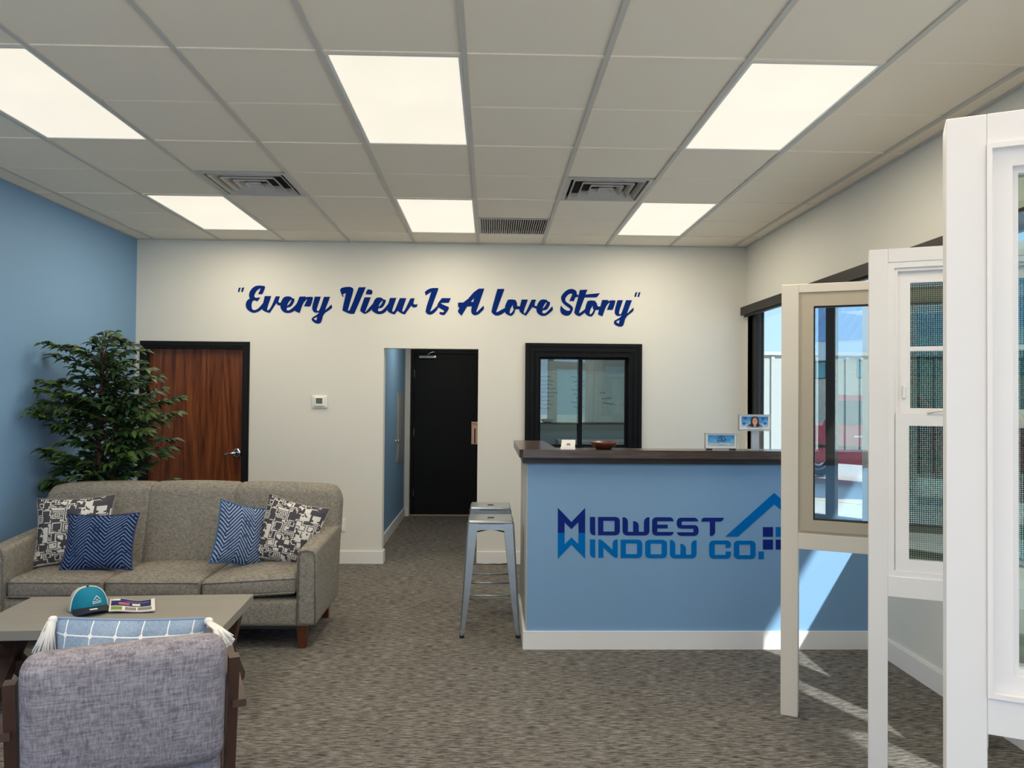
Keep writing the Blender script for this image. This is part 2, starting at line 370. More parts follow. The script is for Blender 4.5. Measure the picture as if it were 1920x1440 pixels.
def copy_tree(o, parent=None):
    c = o.copy(); C.objects.link(c)
    if parent: c.parent = parent
    for ch in list(o.children): copy_tree(ch, c)
    return c
def wallgrid(us, vs_, holes, fn):
    g = G(); us = sorted(set(us+[h[k] for h in holes for k in (0, 1)])); vs_ = sorted(set(vs_+[h[k] for h in holes for k in (2, 3)]))
    for i in range(len(us)-1):
        for j in range(len(vs_)-1):
            u, v = (us[i]+us[i+1])/2, (vs_[j]+vs_[j+1])/2
            if any(h[0] < u < h[1] and h[2] < v < h[3] for h in holes): continue
            fn(g, us[i], us[i+1], vs_[j], vs_[j+1])
    return g
def text_mesh(body, size, name):
    cu = bpy.data.curves.new(name, 'FONT'); cu.body = body; cu.size = size; cu.align_x = 'CENTER'; cu.extrude = .0004
    o = bpy.data.objects.new(name, cu); me = bpy.data.meshes.new_from_object(o); bpy.data.objects.remove(o); return me
def text(body, size, m, parent, loc, rot, name='lettering', sx=1):
    me = text_mesh(body, size, name); me.materials.append(MT[m]); o = bpy.data.objects.new(name, me); C.objects.link(o)
    o.parent = parent; o.location = loc; o.rotation_euler = rot; o.scale = (sx, 1, 1); return o

# ------------------------------------------------------------------ room dimensions
XL, XR, YB, YF, ZC = -3.3385, 2.4419, 7.417, -2.0, 3.036
T = .6096; OX, OY = -.1255, 3.3039
HALL_L, HALL_R, HALL_Y = -1.13, -.10, 10.42

# ------------------------------------------------------------------ structure
struct(G().box(XL-.3, XR+.12, YF-.12, 10.7, -.10, 0).build('floor', 'carpet'), 'grey-brown carpet with fine dark streaks')
D1 = (-3.24, -2.322, -1, 2.03); HO = (-1.015, -.121, -1, 2.033); W1 = (.345, 1.417, 1.00, 2.07)
struct(wallgrid([XL-.12, XR+.12], [0, 3.3], [D1, HO, W1], lambda g, a, b, c, d: g.box(a, b, YB, YB+.12, c, d)).build('wall_back', 'wall'), 'pale greige wall with blue script lettering')
struct(G().box(XL-.12, XL, YF-.12, YB, 0, 3.3).build('wall_left', 'blue'), 'blue painted left wall')
RW = (-1.45, 7.30, .78, 2.46)
struct(wallgrid([YF-.12, YB], [0, 3.3], [RW], lambda g, a, b, c, d: g.box(XR, XR+.12, a, b, c, d)).build('wall_right', 'wall'), 'pale greige wall with the long window band')
FW = (-3.0, 2.2, .06, 2.84)
struct(wallgrid([XL-.12, XR+.12], [0, 3.3], [FW], lambda g, a, b, c, d: g.box(a, b, YF-.12, YF, c, d)).build('wall_front', 'wall'))
# hall behind the opening
struct(G().box(HALL_L-.1, HALL_L, YB+.12, HALL_Y, 0, 2.6).build('wall_hall_left', 'blue'), 'blue hall wall beyond the opening')
struct(G().box(HALL_R, HALL_R+.1, YB+.12, HALL_Y, 0, 2.6).build('wall_hall_right', 'wall'))
D2 = (-1.06, -.115, -1, 2.21)
struct(wallgrid([HALL_L-.1, HALL_R+.1], [0, 2.6], [D2], lambda g, a, b, c, d: g.box(a, b, HALL_Y, HALL_Y+.1, c, d)).build('wall_hall_back', 'wall'))
struct(G().box(HALL_L-.1, HALL_R+.1, YB+.12, HALL_Y+.1, 2.5, 2.6).build('ceiling_hall', 'tile'))
struct(G().box(HALL_L-.1, HALL_R+.1, HALL_Y+.1, HALL_Y+.2, 0, 2.6).build('wall_hall_light_block', 'dark'))  # added dark panel, stops daylight leaking round the black door
struct(G().box(-3.45, -2.2, YB+.12, YB+.2, 0, 2.4).build('wall_door_light_block', 'dark'))  # unseen panel added to block light through the wood door's gaps
hl = thing('hall_fill_light', 'small added fill light panel, unseen in the hall beyond the opening', 'ceiling light', (-.6, 9.0, 2.5))  # unseen lamp added to brighten the hall
G().box(-.15, .15, -.3, .3, -.012, 0).build('diffuser', 'diffuser', hl)
hla = bpy.data.lights.new('lamp', 'AREA'); hla.size = .3; hla.energy = 9; hla.color = (1, .90, .75); hlo = bpy.data.objects.new('lamp', hla); C.objects.link(hlo); hlo.parent = hl; hlo.location = (0, 0, -.03)
# office behind the slider
struct(G().box(HALL_R+.1, XR+.12, 10.3, 10.4, 0, 2.8).box(HALL_R+.1, HALL_R+.16, YB+.12, 10.3, 0, 2.8).box(XR, XR+.12, YB+.12, 10.3, 0, 2.8).build('wall_office', 'office'), 'grey office walls behind the sliding window')
struct(G().box(HALL_R+.1, XR+.12, YB+.12, 10.4, 2.7, 2.8).build('ceiling_office', 'tile'))
# baseboards
def bb(name, g, lab=None): struct(g.build(name, 'white_trim'), lab)
bb('baseboard_back', G().box(XL, -3.29, YB-.016, YB, 0, .115).box(-2.272, HO[0], YB-.016, YB, 0, .115).box(HO[1], XR, YB-.016, YB, 0, .115).box(HO[0], HO[0]+.016, YB-.016, YB+.12, 0, .115))
bb('baseboard_left', G().box(XL, XL+.016, YF, YB, 0, .115))
bb('baseboard_right', G().box(XR-.016, XR, YF, YB, 0, .115).box(XR-.012, XR, YF, YB, .115, .125))
bb('baseboard_hall', G().box(HALL_L, HALL_L+.016, YB+.12, HALL_Y-.05, 0, .115).box(HALL_R-.016, HALL_R, YB+.12, HALL_Y, 0, .115))
struct(G().box(HALL_L, D2[0]-.005, HALL_Y-.08, HALL_Y, .115, 2.5).build('trim_1', 'wall'), 'pale wall return beside the black hall door')
struct(G().box(HALL_L, D2[0]-.005, HALL_Y-.10, HALL_Y-.08, 0, .115).build('trim_2', 'white_trim'))

# ------------------------------------------------------------------ ceiling: slab, tiles, tees
ceil = struct(G().box(XL-.12, XR+.12, YF-.12, YB+.12, ZC+.045, ZC+.2).build('ceiling', 'tile'), 'white suspended tile ceiling with a metal grid')
xs = [XL]+[OX+c*T for c in range(-5, 5)]+[XR]
rows = [r for r in range(-8, 7)]; ys = [YF]+[OY+r*T for r in rows]+[YB]
LIGHT_C = (-4, -1, 2); LIGHT_R = (-8, -4, 0, 4)
VENT = {(-3, 3), (1, 3)}; RET = (0, 5)
tile_cache = {}
def tile_mesh(w, d):
    k = (round(w, 3), round(d, 3))
    if k not in tile_cache:
        c = .006; a, b = w/2-.002, d/2-.0035
        g = G(); g.hexa([(-a+c, -b+c, 0), (a-c, -b+c, 0), (a-c, b-c, 0), (-a+c, b-c, 0)], [(-a, -b, c), (a, -b, c), (a, b, c), (-a, b, c)])
        g.box(-a, a, -b, b, c, .035)
        me = bpy.data.meshes.new('ceiling_tile'); me.from_pydata(g.v, [], g.f); me.materials.append(MT['tile']); tile_cache[k] = me
    return tile_cache[k]
for i in range(len(xs)-1):
    for j in range(len(ys)-1):
        c, r_ = i-6, j-9
        if c in LIGHT_C and any(r_ in (q, q+1) for q in LIGHT_R): continue
        if (c, r_) in VENT or (c, r_) == RET: continue
        w, d = xs[i+1]-xs[i], ys[j+1]-ys[j]
        if w < .03 or d < .03: continue
        o = bpy.data.objects.new('ceiling_tile', tile_mesh(w, d)); C.objects.link(o); o.parent = ceil
        o.location = ((xs[i]+xs[i+1])/2, (ys[j]+ys[j+1])/2, ZC+.004+rnd.uniform(0, .0015)); o.rotation_euler = (rnd.uniform(-.002, .002), rnd.uniform(-.002, .002), 0)
for x in xs[1:-1]: G().box(x-.0125, x+.0125, YF, YB, ZC-.004, ZC+.006).build('grid_bar', 'tee', ceil)
for r_ in range(-8, 7, 2):
    y = OY+r_*T; G().box(XL, XR, y-.0115, y+.0115, ZC-.001, ZC+.0055).build('grid_bar', 'tile', ceil)
struct(G().box(XL, XL+.02, YF, YB, ZC-.004, ZC+.004).box(XR-.02, XR, YF, YB, ZC-.004, ZC+.004).box(XL, XR, YB-.02, YB, ZC-.004, ZC+.004).build('trim_3', 'tee'))

# ------------------------------------------------------------------ ceiling lights
def troffer(c, r_, label, on=1.0):
    x, y = OX+(c+.5)*T, OY+(r_+1)*T
    t = thing('ceiling_light', label, 'ceiling light', (x, y, ZC), 0, 'flat ceiling light panels')
    a, b = T/2-.013, T-.013
    g = G()
    for q in ((-a, a, -b, -b+.014), (-a, a, b-.014, b), (-a, -a+.014, -b+.014, b-.014), (a-.014, a, -b+.014, b-.014)): g.box(*q, -.001, .03)
    g.build('frame', 'white_trim', t)
    G().box(-a+.014, a-.014, -b+.014, b-.014, .004, .012).build('diffuser', 'diffuser', t)
    la = bpy.data.lights.new('lamp', 'AREA'); la.shape = 'RECTANGLE'; la.size = 2*a-.05; la.size_y = 2*b-.05; la.energy = LAMP_POWER*on; la.color = (1, .86, .66)
    lo = bpy.data.objects.new('lamp', la); C.objects.link(lo); lo.parent = t; lo.location = (0, 0, -.004)
wh = {0: 'nearest to the viewer', 4: 'nearest to the lettered back wall', -4: 'just behind the viewer', -8: 'by the front window wall'}
cn = {-4: 'on the blue wall side', -1: 'in the middle column', 2: 'on the window wall side'}
for r_ in LIGHT_R:
    for c in LIGHT_C: troffer(c, r_, f'bright flat ceiling light panel {cn[c]}, {wh[r_]}')

# ------------------------------------------------------------------ ceiling vents
def diffuser_vent(c, label):
    t = thing('ceiling_vent', label, 'vent', (OX+(c+.5)*T, OY+3.5*T, ZC), 0, 'square louvred ceiling vents')
    a = T/2-.013
    g = G()
    for q in ((-a, a, -a, -a+.03), (-a, a, a-.03, a), (-a, -a+.03, -a+.03, a-.03), (a-.03, a, -a+.03, a-.03)): g.box(*q, -.002, .02)
    g.build('frame', 'louver', t)
    G().box(-a, a, -a, a, .0405, .0445).build('shade_backing', 'dark', t)  # black sheet stands in for the shade up inside the vent
    for k in range(4):
        ro = a-.050-k*.064; ri = ro-.024; g = G()
        if k == 3: ri = .012
        z0, z1 = -.006, .034
        vs = [(sx*r0, sy*r0, z) for r0, z in ((ro+.001, z0+.008), (ro, z0), (ri, z1)) for sx, sy in ((-1, -1), (1, -1), (1, 1), (-1, 1))]
        fs = [(l*4+i, l*4+(i+1) % 4, l*4+4+(i+1) % 4, l*4+4+i) for l in range(2) for i in range(4)]
        if k == 3: fs.append((8, 9, 10, 11))
        # give the sheet thickness
        n = len(vs); vs += [(x, y, z+.003) for x, y, z in vs]; fs += [tuple(i+n for i in reversed(f)) for f in fs]
        G().add(vs, fs).build('louvre', 'louver', t)
diffuser_vent(-3, 'square louvred ceiling vent on the blue wall side, streaked with dust')
diffuser_vent(1, 'square louvred ceiling vent above the reception counter')
t = thing('return_grille', 'slotted grey return air grille beside the middle rear light', 'vent', (OX+.5*T, OY+5.5*T, ZC))
a = T/2-.013; g = G()
for q in ((-a, a, -a, -a+.012), (-a, a, a-.012, a), (-a, -a+.012, -a+.012, a-.012), (a-.012, a, -a+.012, a-.012)): g.box(*q, -.001, .03)
g.build('frame', 'louver', t); G().box(-a, a, -a, a, .03, .038).build('shade_backing', 'dark', t)  # black sheet paints in the darkness behind the slats
me = None
for k in range(30):
    x = -a+.02+k*(2*a-.04)/29
    if me is None:
        o = G().add([(-.010, -a+.012, .0), (.002, -a+.012, .022), (.004, -a+.012, .021), (-.004, -a+.012, -.001), (-.010, a-.012, .0), (.002, a-.012, .022), (.004, a-.012, .021), (-.004, a-.012, -.001)], [(0, 1, 2, 3), (7, 6, 5, 4), (0, 4, 5, 1), (1, 5, 6, 2), (2, 6, 7, 3), (3, 7, 4, 0)]).build('slat', 'louver', t); me = o.data
    else:
        o = bpy.data.objects.new('slat', me); C.objects.link(o); o.parent = t
    o.location = (x, 0, 0)

# ------------------------------------------------------------------ door 1 (wood)
d = sempty('door_1', (0, YB, 0), 'reddish wood veneer door in a black frame')
g = G(); x0, x1, zt = -3.29, -2.272, 2.078
g.box(x0, -3.24, -.018, 0, 0, zt).box(-2.322, x1, -.018, 0, 0, zt).box(-3.24, -2.322, -.018, 0, 2.028, zt)
g.box(x0+.01, -3.25, -.026, -.018, 0, zt-.01).box(-2.312, x1-.01, -.026, -.018, 0, zt-.01).box(-3.25, -2.312, -.026, -.018, 2.036, zt-.01)
g.box(-3.24, -3.226, -.018, .12, 0, 2.028).box(-2.336, -2.322, -.018, .12, 0, 2.028).box(-3.226, -2.336, -.018, .12, 2.014, 2.028)
g.build('door_frame', 'black', d)
G().box(-3.224, -2.338, .045, .088, .008, 2.012).build('door_slab', 'oak', d)
hx, hz = -2.395, 1.03
hd = G().lathe([(0, .014), (.016, .014), (.034, .011), (.043, .006), (.043, 0)], 24).build('door_handle', 'chrome', d, True, (hx, .045, hz), (R(90), 0, 0))
G().tube([(0, 0, .0), (0, 0, .045), (-.02, 0, .055), (-.06, -.006, .056), (-.115, -.012, .054)], [.013, .012, .0115, .011, .010], 10).build('lever', 'chrome', hd, True)

# ------------------------------------------------------------------ door 2 (black hall door)
d = sempty('door_2', (0, HALL_Y, 0), 'plain black door at the end of the hall')
G().box(-1.06, -1.02, -.03, .06, 0, 2.205).box(-.155, -.115, -.03, .06, 0, 2.205).box(-1.02, -.155, -.03, .06, 2.145, 2.205).build('door_frame', 'black', d)
G().box(-1.016, -.159, -.005, .04, .012, 2.14).build('door_slab', 'black', d)
for z in (.30, 1.10, 1.88): G().tube([(-1.018, -.012, z-.05), (-1.018, -.012, z+.05)], .008, 8).build('hinge', 'chrome', d)
cl = G().rbox((-.84, -.035, 2.10), (.235, .055, .042), .012).build('door_closer', 'chrome', d, True)
G().bar((-.84, -.045, 2.125), (-.80, -.05, 2.16), .012, .008).bar((-.80, -.05, 2.16), (-.76, -.04, 2.17), .012, .008).build('closer_arm', 'chrome', cl)
pp = G().rbox((-.207, -.009, 1.095), (.092, .008, .30), .004).build('pull_plate', 'copper', d)
pp['label'] = 'copper pull plate'
G().rbox((-.207, -.015, 1.055), (.016, .006, .20), .003).build('grip_slot', 'ink_black', pp)
text('PULL', .035, 'ink_black', pp, (-.207, -.0145, 1.205), (R(90), 0, 0))
struct(G().box(-1.06, -.115, HALL_Y-.04, HALL_Y+.05, 0, .012).build('trim_4', 'copper'), 'thin metal threshold under the black door')
ep = thing('electrical_panel', 'flush grey electrical panel on the blue hall wall', 'panel', (HALL_L, 9.75, 1.20))
G().box(0, .012, -.28, .28, -.42, .42).build('panel_door', 'grey_panel', ep); G().box(.012, .018, -.24, .24, -.36, .36).build('inner_door', 'grey_panel', ep)
kn = thing('wall_door_knob', 'small chrome knob on the blue hall wall', 'knob', (HALL_L, 9.36, 1.04))
G().lathe([(0, .045), (.018, .043), (.024, .032), (.018, .02), (.009, .016), (.009, .004), (.024, .003), (.024, 0)], 18).build('knob', 'chrome', kn, True, None, (0, R(90), 0))

# ------------------------------------------------------------------ window 1 (office slider)
w = sempty('window_1', (0, YB, 0), 'black-cased sliding office window')
X0, X1, Z0, Z1 = .325, 1.437, .98, 2.094
steps = [(0, .030, .030), (.030, .052, .020), (.052, .078, .034), (.078, .100, .022), (.100, .128, .040)]
def ringbox(g, i0, i1, ya, yb, x0=X0, x1=X1, z0=Z0, z1=Z1):
    g.box(x0+i0, x0+i1, ya, yb, z0+i0, z1-i0).box(x1-i1, x1-i0, ya, yb, z0+i0, z1-i0).box(x0+i1, x1-i1, ya, yb, z1-i1, z1-i0).box(x0+i1, x1-i1, ya, yb, z0+i0, z0+i1)
for k, (i0, i1, dp) in enumerate(steps):
    g = G(); ringbox(g, i0, i1, -dp, .0); g.build('casing_moulding', 'casing', w)
g = G(); ringbox(g, .105, .128, -.0, .09); g.build('jamb', 'casing', w)
def sash(x0, x1, y, nm):
    s = G(); ringbox(s, 0, .022, y, y+.02, x0, x1, Z0+.128, Z1-.128); o = s.build('sash', 'casing', w)
    G().box(x0+.02, x1-.02, y+.008, y+.012, Z0+.148, Z1-.148).build('pane', 'glass_office', o); return o
sash(.453, .875, .030, 'l'); o = sash(.830, 1.309, .058, 'r')
G().box(.838, .872, .022, .058, Z0+.128, Z1-.128).build('meeting_stile', 'casing', w)
# office interior things
wb = thing('whiteboard', 'whiteboard with handwritten notes on the office wall', 'whiteboard', (1.02, 10.29, 1.55))
G().box(-.75, .85, -.012, 0, -.28, .36).build('board', 'teal_sheet', wb)
G().box(-.77, .87, -.02, 0, .36, .375).box(-.77, .87, -.02, 0, -.295, -.28).box(-.77, -.75, -.02, 0, -.295, .375).box(.85, .87, -.02, 0, -.295, .375).build('frame', 'alu', wb)
g = G()
def scrib(g, x, z, n, s, y):
    pts = [(x, y, z)]
    for k in range(n): x += s*rnd.uniform(.25, .7); pts.append((x, y, z+rnd.uniform(-.5, .5)*s))
    g.tube(pts, .0035, 4)
for k in range(9): scrib(g, -.38+rnd.uniform(0, .03), .30-k*.052, rnd.randint(12, 22), .022, -.014)
for k in range(8): scrib(g, .04+.03*(k % 3), .30-k*.056, rnd.randint(8, 14), .022, -.014)
for k, (zz, n) in enumerate(((.10, 4), (.02, 8), (-.05, 10))): scrib(g, .42+.02*k, zz, n, .036, -.014)
o = g.build('handwriting', 'ink_black', wb); o['kind'] = 'stuff'
cab = thing('office_cabinet', 'low grey office cabinet under the whiteboard', 'cabinet', (1.5, 10.0, 0))
G().rbox((0, 0, .52), (1.3, .5, 1.04), .01).build('body', 'grey_panel', cab); G().box(-.62, -.01, -.265, -.252, .06, .98).build('door', 'office', cab); G().box(.01, .62, -.265, -.252, .06, .98).build('door', 'office', cab)
ol = thing('office_fill_light', 'added fill light panel, unseen in the office behind the sliding window', 'ceiling light', (1.2, 8.9, 2.69))  # lamp added out of sight to lift the dim office
G().box(-.3, .3, -.6, .6, -.012, 0).build('diffuser', 'diffuser', ol)
la = bpy.data.lights.new('lamp', 'AREA'); la.size = .5; la.energy = 14; la.color = (.9, .97, 1); lo = bpy.data.objects.new('lamp', la); C.objects.link(lo); lo.parent = ol; lo.location = (0, 0, -.03)

# ------------------------------------------------------------------ window 2 (right wall band)
w = sempty('window_2', (XR, 0, 0), 'long dark-framed window band in the right wall')
y0, y1, z0, z1 = RW
g = G().box(.02, .10, y0, y1, z0, z0+.05).box(.02, .10, y0, y1, z1-.05, z1).box(.02, .10, y1-.10, y1, z0, z1).box(.02, .10, y0, y0+.06, z0, z1); g.build('frame', 'bronze', w)
muls = [5.75, 4.86, 2.8, 1.5, .2]
for m_ in muls: G().box(.015, .105, m_-.045, m_+.045, z0, z1).build('mullion', 'bronze', w)
ed = [y1-.10]+muls+[y0+.06]
for k in range(len(ed)-1): G().box(.055, .061, ed[k+1]+.02, ed[k]-.02, z0+.04, z1-.04).build('pane', 'glass_side', w)
G().box(-.03, .02, y0-.03, y1+.03, z0-.03, z0).build('window_sill', 'white_trim', w)
G().box(.0, .02, y1, y1+.06, z0, z1-.05).build('jamb_trim', 'white_trim', w)
bl = thing('roller_blind', 'black roller blind cassette along the top of the side window', 'blind', (XR, 0, 2.372))
G().box(-.075, -.001, y0-.06, 7.352, 0, .076).build('cassette', 'bronze', bl)
G().box(-.05, -.02, y0, 7.33, -.018, 0).build('bottom_rail', 'bronze', bl)
ch = thing('blind_chain', 'thin bead chain hanging at the window corner', 'chain', (XR-.02, 7.36, 1.2)); G().tube([(0, 0, 0), (0, 0, 1.17)], .003, 6).build('chain', 'plastic', ch)
# ------------------------------------------------------------------ window 3 (front glazing, behind the viewer)
w = sempty('window_3', (0, YF, 0)); x0, x1, z0, z1 = FW
G().box(x0, x1, -.10, -.02, z0, z0+.05).box(x0, x1, -.10, -.02, z1-.05, z1).box(x0, x0+.05, -.10, -.02, z0, z1).box(x1-.05, x1, -.10, -.02, z0, z1).build('frame', 'bronze', w)
fm = [-1.2, .3, 1.3]
for m_ in fm: G().box(m_-.06, m_+.06, -.105, -.015, z0, z1).build('mullion', 'bronze', w)
ed = [x0+.05]+fm+[x1-.05]
for k in range(len(ed)-1): G().box(ed[k]+.02, ed[k+1]-.02, -.065, -.059, z0+.04, z1-.04).build('pane', 'glass', w)

# ------------------------------------------------------------------ lettering on the back wall
A, B_, Cc, D_, E_ = 440, 630, 780, 900, 1030
LET = [
 (A, [(75,190),(110,185),(85,268),(60,262)], []), (A, [(135,187),(175,183),(145,270),(118,258)], []),
 (A, [(545,160),(470,148),(400,150),(340,175),(285,235),(260,300),(262,350),(275,382),(230,410),(205,460),(200,510),(215,560),(260,605),(320,635),(365,638),(420,620),(495,570),(540,500),(530,440),(500,480),(440,550),(390,585),(340,592),(310,565),(303,510),(310,460),(330,418),(360,410),(405,432),(430,410),(462,360),(400,368),(370,365),(352,340),(362,300),(400,235),(455,198),(470,205),(425,303),(500,303),(550,190)], []),
 (A, [(543,338),(520,440),(485,560),(500,585),(560,625),(635,640),(752,462),(775,500),(815,507),(850,495),(850,452),(805,460),(785,435),(815,342),(740,342),(655,540),(612,592),(590,592),(583,562),(660,338)], []),
 (A, [(900,350),(960,340),(1015,350),(1030,372),(1075,385),(1078,420),(1050,480),(1010,530),(940,545),(935,590),(965,598),(1010,580),(1080,520),(1120,470),(1135,500),(1080,600),(1020,635),(950,645),(890,630),(845,590),(822,530),(830,455),(860,390)], [[(1015,400),(1025,408),(1000,470),(940,520),(965,450)]]),
 (A, [(1170,348),(1285,345),(1275,365),(1330,350),(1400,352),(1412,370),(1370,515),(1345,527),(1250,520),(1310,395),(1295,395),(1245,450),(1210,520),(1170,643),(1110,620),(1070,590),(1085,530),(1120,470),(1150,400)], []),
 (A, [(1445,348),(1550,348),(1480,560),(1480,600),(1510,605),(1535,575),(1610,350),(1718,350),(1632,580),(1640,583),(1745,490),(1755,545),(1720,580),(1600,655),(1560,810),(1530,830),(1480,835),(1420,805),(1385,765),(1400,720),(1500,665),(1520,625),(1480,640),(1430,630),(1400,590),(1395,530)], [[(1490,710),(1470,780),(1415,742)]]),
 (B_, [(100,190),(180,172),(270,172),(310,200),(318,235),(215,580),(220,600),(235,600),(260,565),(410,180),(538,178),(330,655),(245,658),(120,600),(118,570),(175,310),(180,280),(120,310),(125,325),(150,335),(118,350),(75,240),(80,215)], []),
 (B_, [(515,360),(628,360),(525,620),(535,625),(640,500),(700,440),(700,500),(640,590),(540,658),(500,655),(440,610),(440,570)], []),
 (B_, [(575,215),(640,225),(660,250),(655,290),(635,312),(538,305),(545,260)], []),
 (B_, [(720,372),(780,360),(830,370),(850,395),(895,405),(898,440),(870,500),(830,550),(760,560),(755,605),(785,615),(830,600),(900,530),(950,460),(955,520),(900,620),(840,655),(770,665),(705,645),(650,600),(655,520),(680,430)], [[(835,418),(845,428),(815,490),(762,540),(790,465)]]),
 (B_, [(972,372),(1088,370),(1010,590),(1015,618),(1040,618),(1065,580),(1150,375),(1268,375),(1195,580),(1195,615),(1215,618),(1245,580),(1340,378),(1418,378),(1392,460),(1400,485),(1440,490),(1468,478),(1460,525),(1420,545),(1380,538),(1355,510),(1240,668),(1170,645),(1110,600),(1060,665),(1040,665),(970,640),(925,600),(940,480)], []),
 (Cc, [(160,265),(200,225),(280,192),(400,192),(402,220),(258,605),(265,615),(320,575),(385,510),(410,500),(400,565),(320,650),(245,678),(190,650),(165,605),(275,262),(175,325)], []),
 (Cc, [(465,375),(628,375),(590,458),(450,460),(460,480),(590,535),(595,565),(520,675),(480,682),(420,655),(430,622),(490,632),(510,610),(500,595),(420,550),(385,520),(385,480)], []),
 (Cc, [(1095,205),(1230,203),(1085,615),(1095,628),(1215,510),(1225,550),(1215,580),(1130,665),(1060,688),(1005,655),(990,610),(1005,520),(920,525),(820,690),(755,625),(755,600),(785,545),(760,540),(755,480),(760,455),(880,452)], [[(1048,370),(1030,445),(985,440)]]),
 (Cc, [(1465,210),(1592,208),(1445,615),(1455,630),(1610,545),(1660,540),(1600,630),(1500,688),(1430,690),(1370,645),(1353,610)], []),
 (D_, [(500,405),(570,395),(640,408),(655,440),(668,470),(665,510),(690,525),(730,520),(730,570),(660,575),(635,580),(620,640),(575,690),(540,693),(480,665),(445,630),(445,555),(460,490)], [[(592,490),(590,535),(608,580),(570,640),(540,655),(530,630),(550,560)]]),
 (D_, [(750,400),(862,400),(785,610),(790,645),(805,650),(840,600),(930,402),(1008,402),(980,480),(985,515),(1020,520),(1040,505),(1040,555),(1000,560),(960,545),(945,530),(830,690),(760,660),(710,615),(705,570)], []),
 (D_, [(1090,405),(1150,395),(1205,408),(1215,430),(1258,445),(1262,480),(1230,550),(1190,590),(1125,595),(1118,640),(1150,650),(1190,640),(1300,522),(1315,570),(1300,605),(1200,685),(1140,698),(1080,685),(1030,640),(1012,580),(1020,520),(1050,450)], [[(1190,450),(1202,460),(1175,520),(1122,572),(1150,500)]]),
 (E_, [(490,250),(440,215),(390,207),(320,225),(250,285),(215,345),(212,400),(240,460),(300,515),(370,560),(375,590),(345,605),(300,595),(240,550),(210,505),(195,560),(200,620),(230,665),(290,692),(350,690),(395,650),(425,580),(425,545),(390,500),(300,445),(285,410),(290,370),(340,310),(390,288),(418,300),(360,425),(440,430),(470,360),(520,350),(520,315),(495,312)], []),
 (E_, [(550,228),(685,222),(650,310),(912,285),(860,355),(840,362),(635,362),(535,630),(545,645),(640,575),(690,530),(690,580),(640,635),(560,695),(525,700),(465,665),(445,620),(510,400)], []),
 (E_, [(690,425),(750,412),(835,425),(830,445),(858,465),(862,510),(890,528),(930,520),(930,580),(860,588),(830,590),(815,640),(770,705),(740,708),(680,685),(635,640),(640,580),(665,480)], [[(785,505),(780,550),(800,590),(765,650),(735,668),(722,645),(740,575)]]),
 (E_, [(950,408),(1060,408),(1050,430),(1110,412),(1185,415),(1190,440),(1150,570),(1130,588),(1035,582),(1090,455),(1075,455),(1020,520),(955,703),(880,670),(875,640),(920,520)], []),
 (E_, [(1225,412),(1325,412),(1252,620),(1258,660),(1285,665),(1305,630),(1380,412),(1488,412),(1400,640),(1410,645),(1512,545),(1518,595),(1490,625),(1375,710),(1335,860),(1310,882),(1255,890),(1195,860),(1163,830),(1170,780),(1280,720),(1298,680),(1250,698),(1200,685),(1175,640),(1180,570)], [[(1268,762),(1248,838),(1195,800)]]),
 (E_, [(1550,272),(1585,268),(1555,355),(1528,345)], []), (E_, [(1608,272),(1642,268),(1612,357),(1585,345)], [])]
def smooth_loop(p):
    # one corner-cutting pass on the shallow corners only, so that the pen curves read round
    out = []; n = len(p)
    for i in range(n):
        a, b, c = Vector(p[i-1]), Vector(p[i]), Vector(p[(i+1) % n])
        u, v = b-a, c-b
        if u.length > 1e-6 and v.length > 1e-6 and u.angle(v) < R(52): out += [tuple(b-u*.25), tuple(b+v*.25)]
        else: out.append(tuple(b))
    return out
wl = thing('wall_lettering', 'large dark blue script lettering, a quoted motto across the back wall', 'lettering', (0, YB, 0))
for k, (x0, outer, holes) in enumerate(LET):
    th = .004+.0006*(k % 3)
    def to3(x, y, l, x0=x0, th=th):
        p = ony(x0+x/9.6, 520+y/9.6, YB); return (p.x, -th if l else -.0005, p.z)
    G().poly(smooth_loop(outer), [smooth_loop(h) for h in holes], to3, 0).build('letter', 'navy_vinyl', wl, recalc=True)

# ------------------------------------------------------------------ thermostat, outlet
t = thing('thermostat', 'white square thermostat with a small green screen', 'thermostat', (-1.612, YB, 1.52))
G().rbox((0, -.008, 0), (.142, .016, .118), .007).build('backplate', 'plastic', t, True)
G().rbox((0, -.022, .002), (.096, .02, .088), .008).build('body', 'plastic', t, True)
G().box(-.03, .03, -.0335, -.031, -.018, .034).build('display', mat('lcd_green', (.10, .14, .10), .25), t)
t = thing('wall_outlet', 'white outlet plate low on the wall beside the sofa', 'outlet', (-1.395, YB, .36))
G().rbox((0, -.004, 0), (.075, .008, .118), .003).build('plate', 'plastic', t)
for z in (-.026, .026): G().rbox((0, -.009, z), (.034, .004, .03), .002).build('socket', 'plastic', t)

# ------------------------------------------------------------------ reception counter
YC = 4.931; CX0 = .235
ct = thing('reception_counter', 'blue reception counter with white baseboard', 'counter', (0, YC, 0))
G().box(CX0, XR-.002, 0, .12, 0, 1.168).build('front_panel', 'blue', ct)
sp_ = G().box(CX0-.004, CX0+.12, -.001, .90, 0, 1.168).build('side_panel', 'side_shaded', ct)
G().box(CX0+.004, XR-.002, -.006, -.0005, .0, 1.165).build('front_skin', 'blue', ct)
G().box(CX0-.004, XR-.018, -.022, -.006, 0, .113).box(CX0-.02, CX0-.004, -.022, .90, 0, .113).build('baseboard', 'white_trim', ct)
G().box(.205, XR-.002, -.030, .14, 1.165, 1.204).box(.205, .42, .14, .93, 1.165, 1.204).build('apron_board', 'apron_wood', ct)
G().box(.42, XR-.002, .45, .95, .72, .76).build('work_desk', 'counter_wood', ct)
top = thing('worktop', 'dark stained wood ledge topping the reception counter', 'countertop', (0, 0, 1.2045))
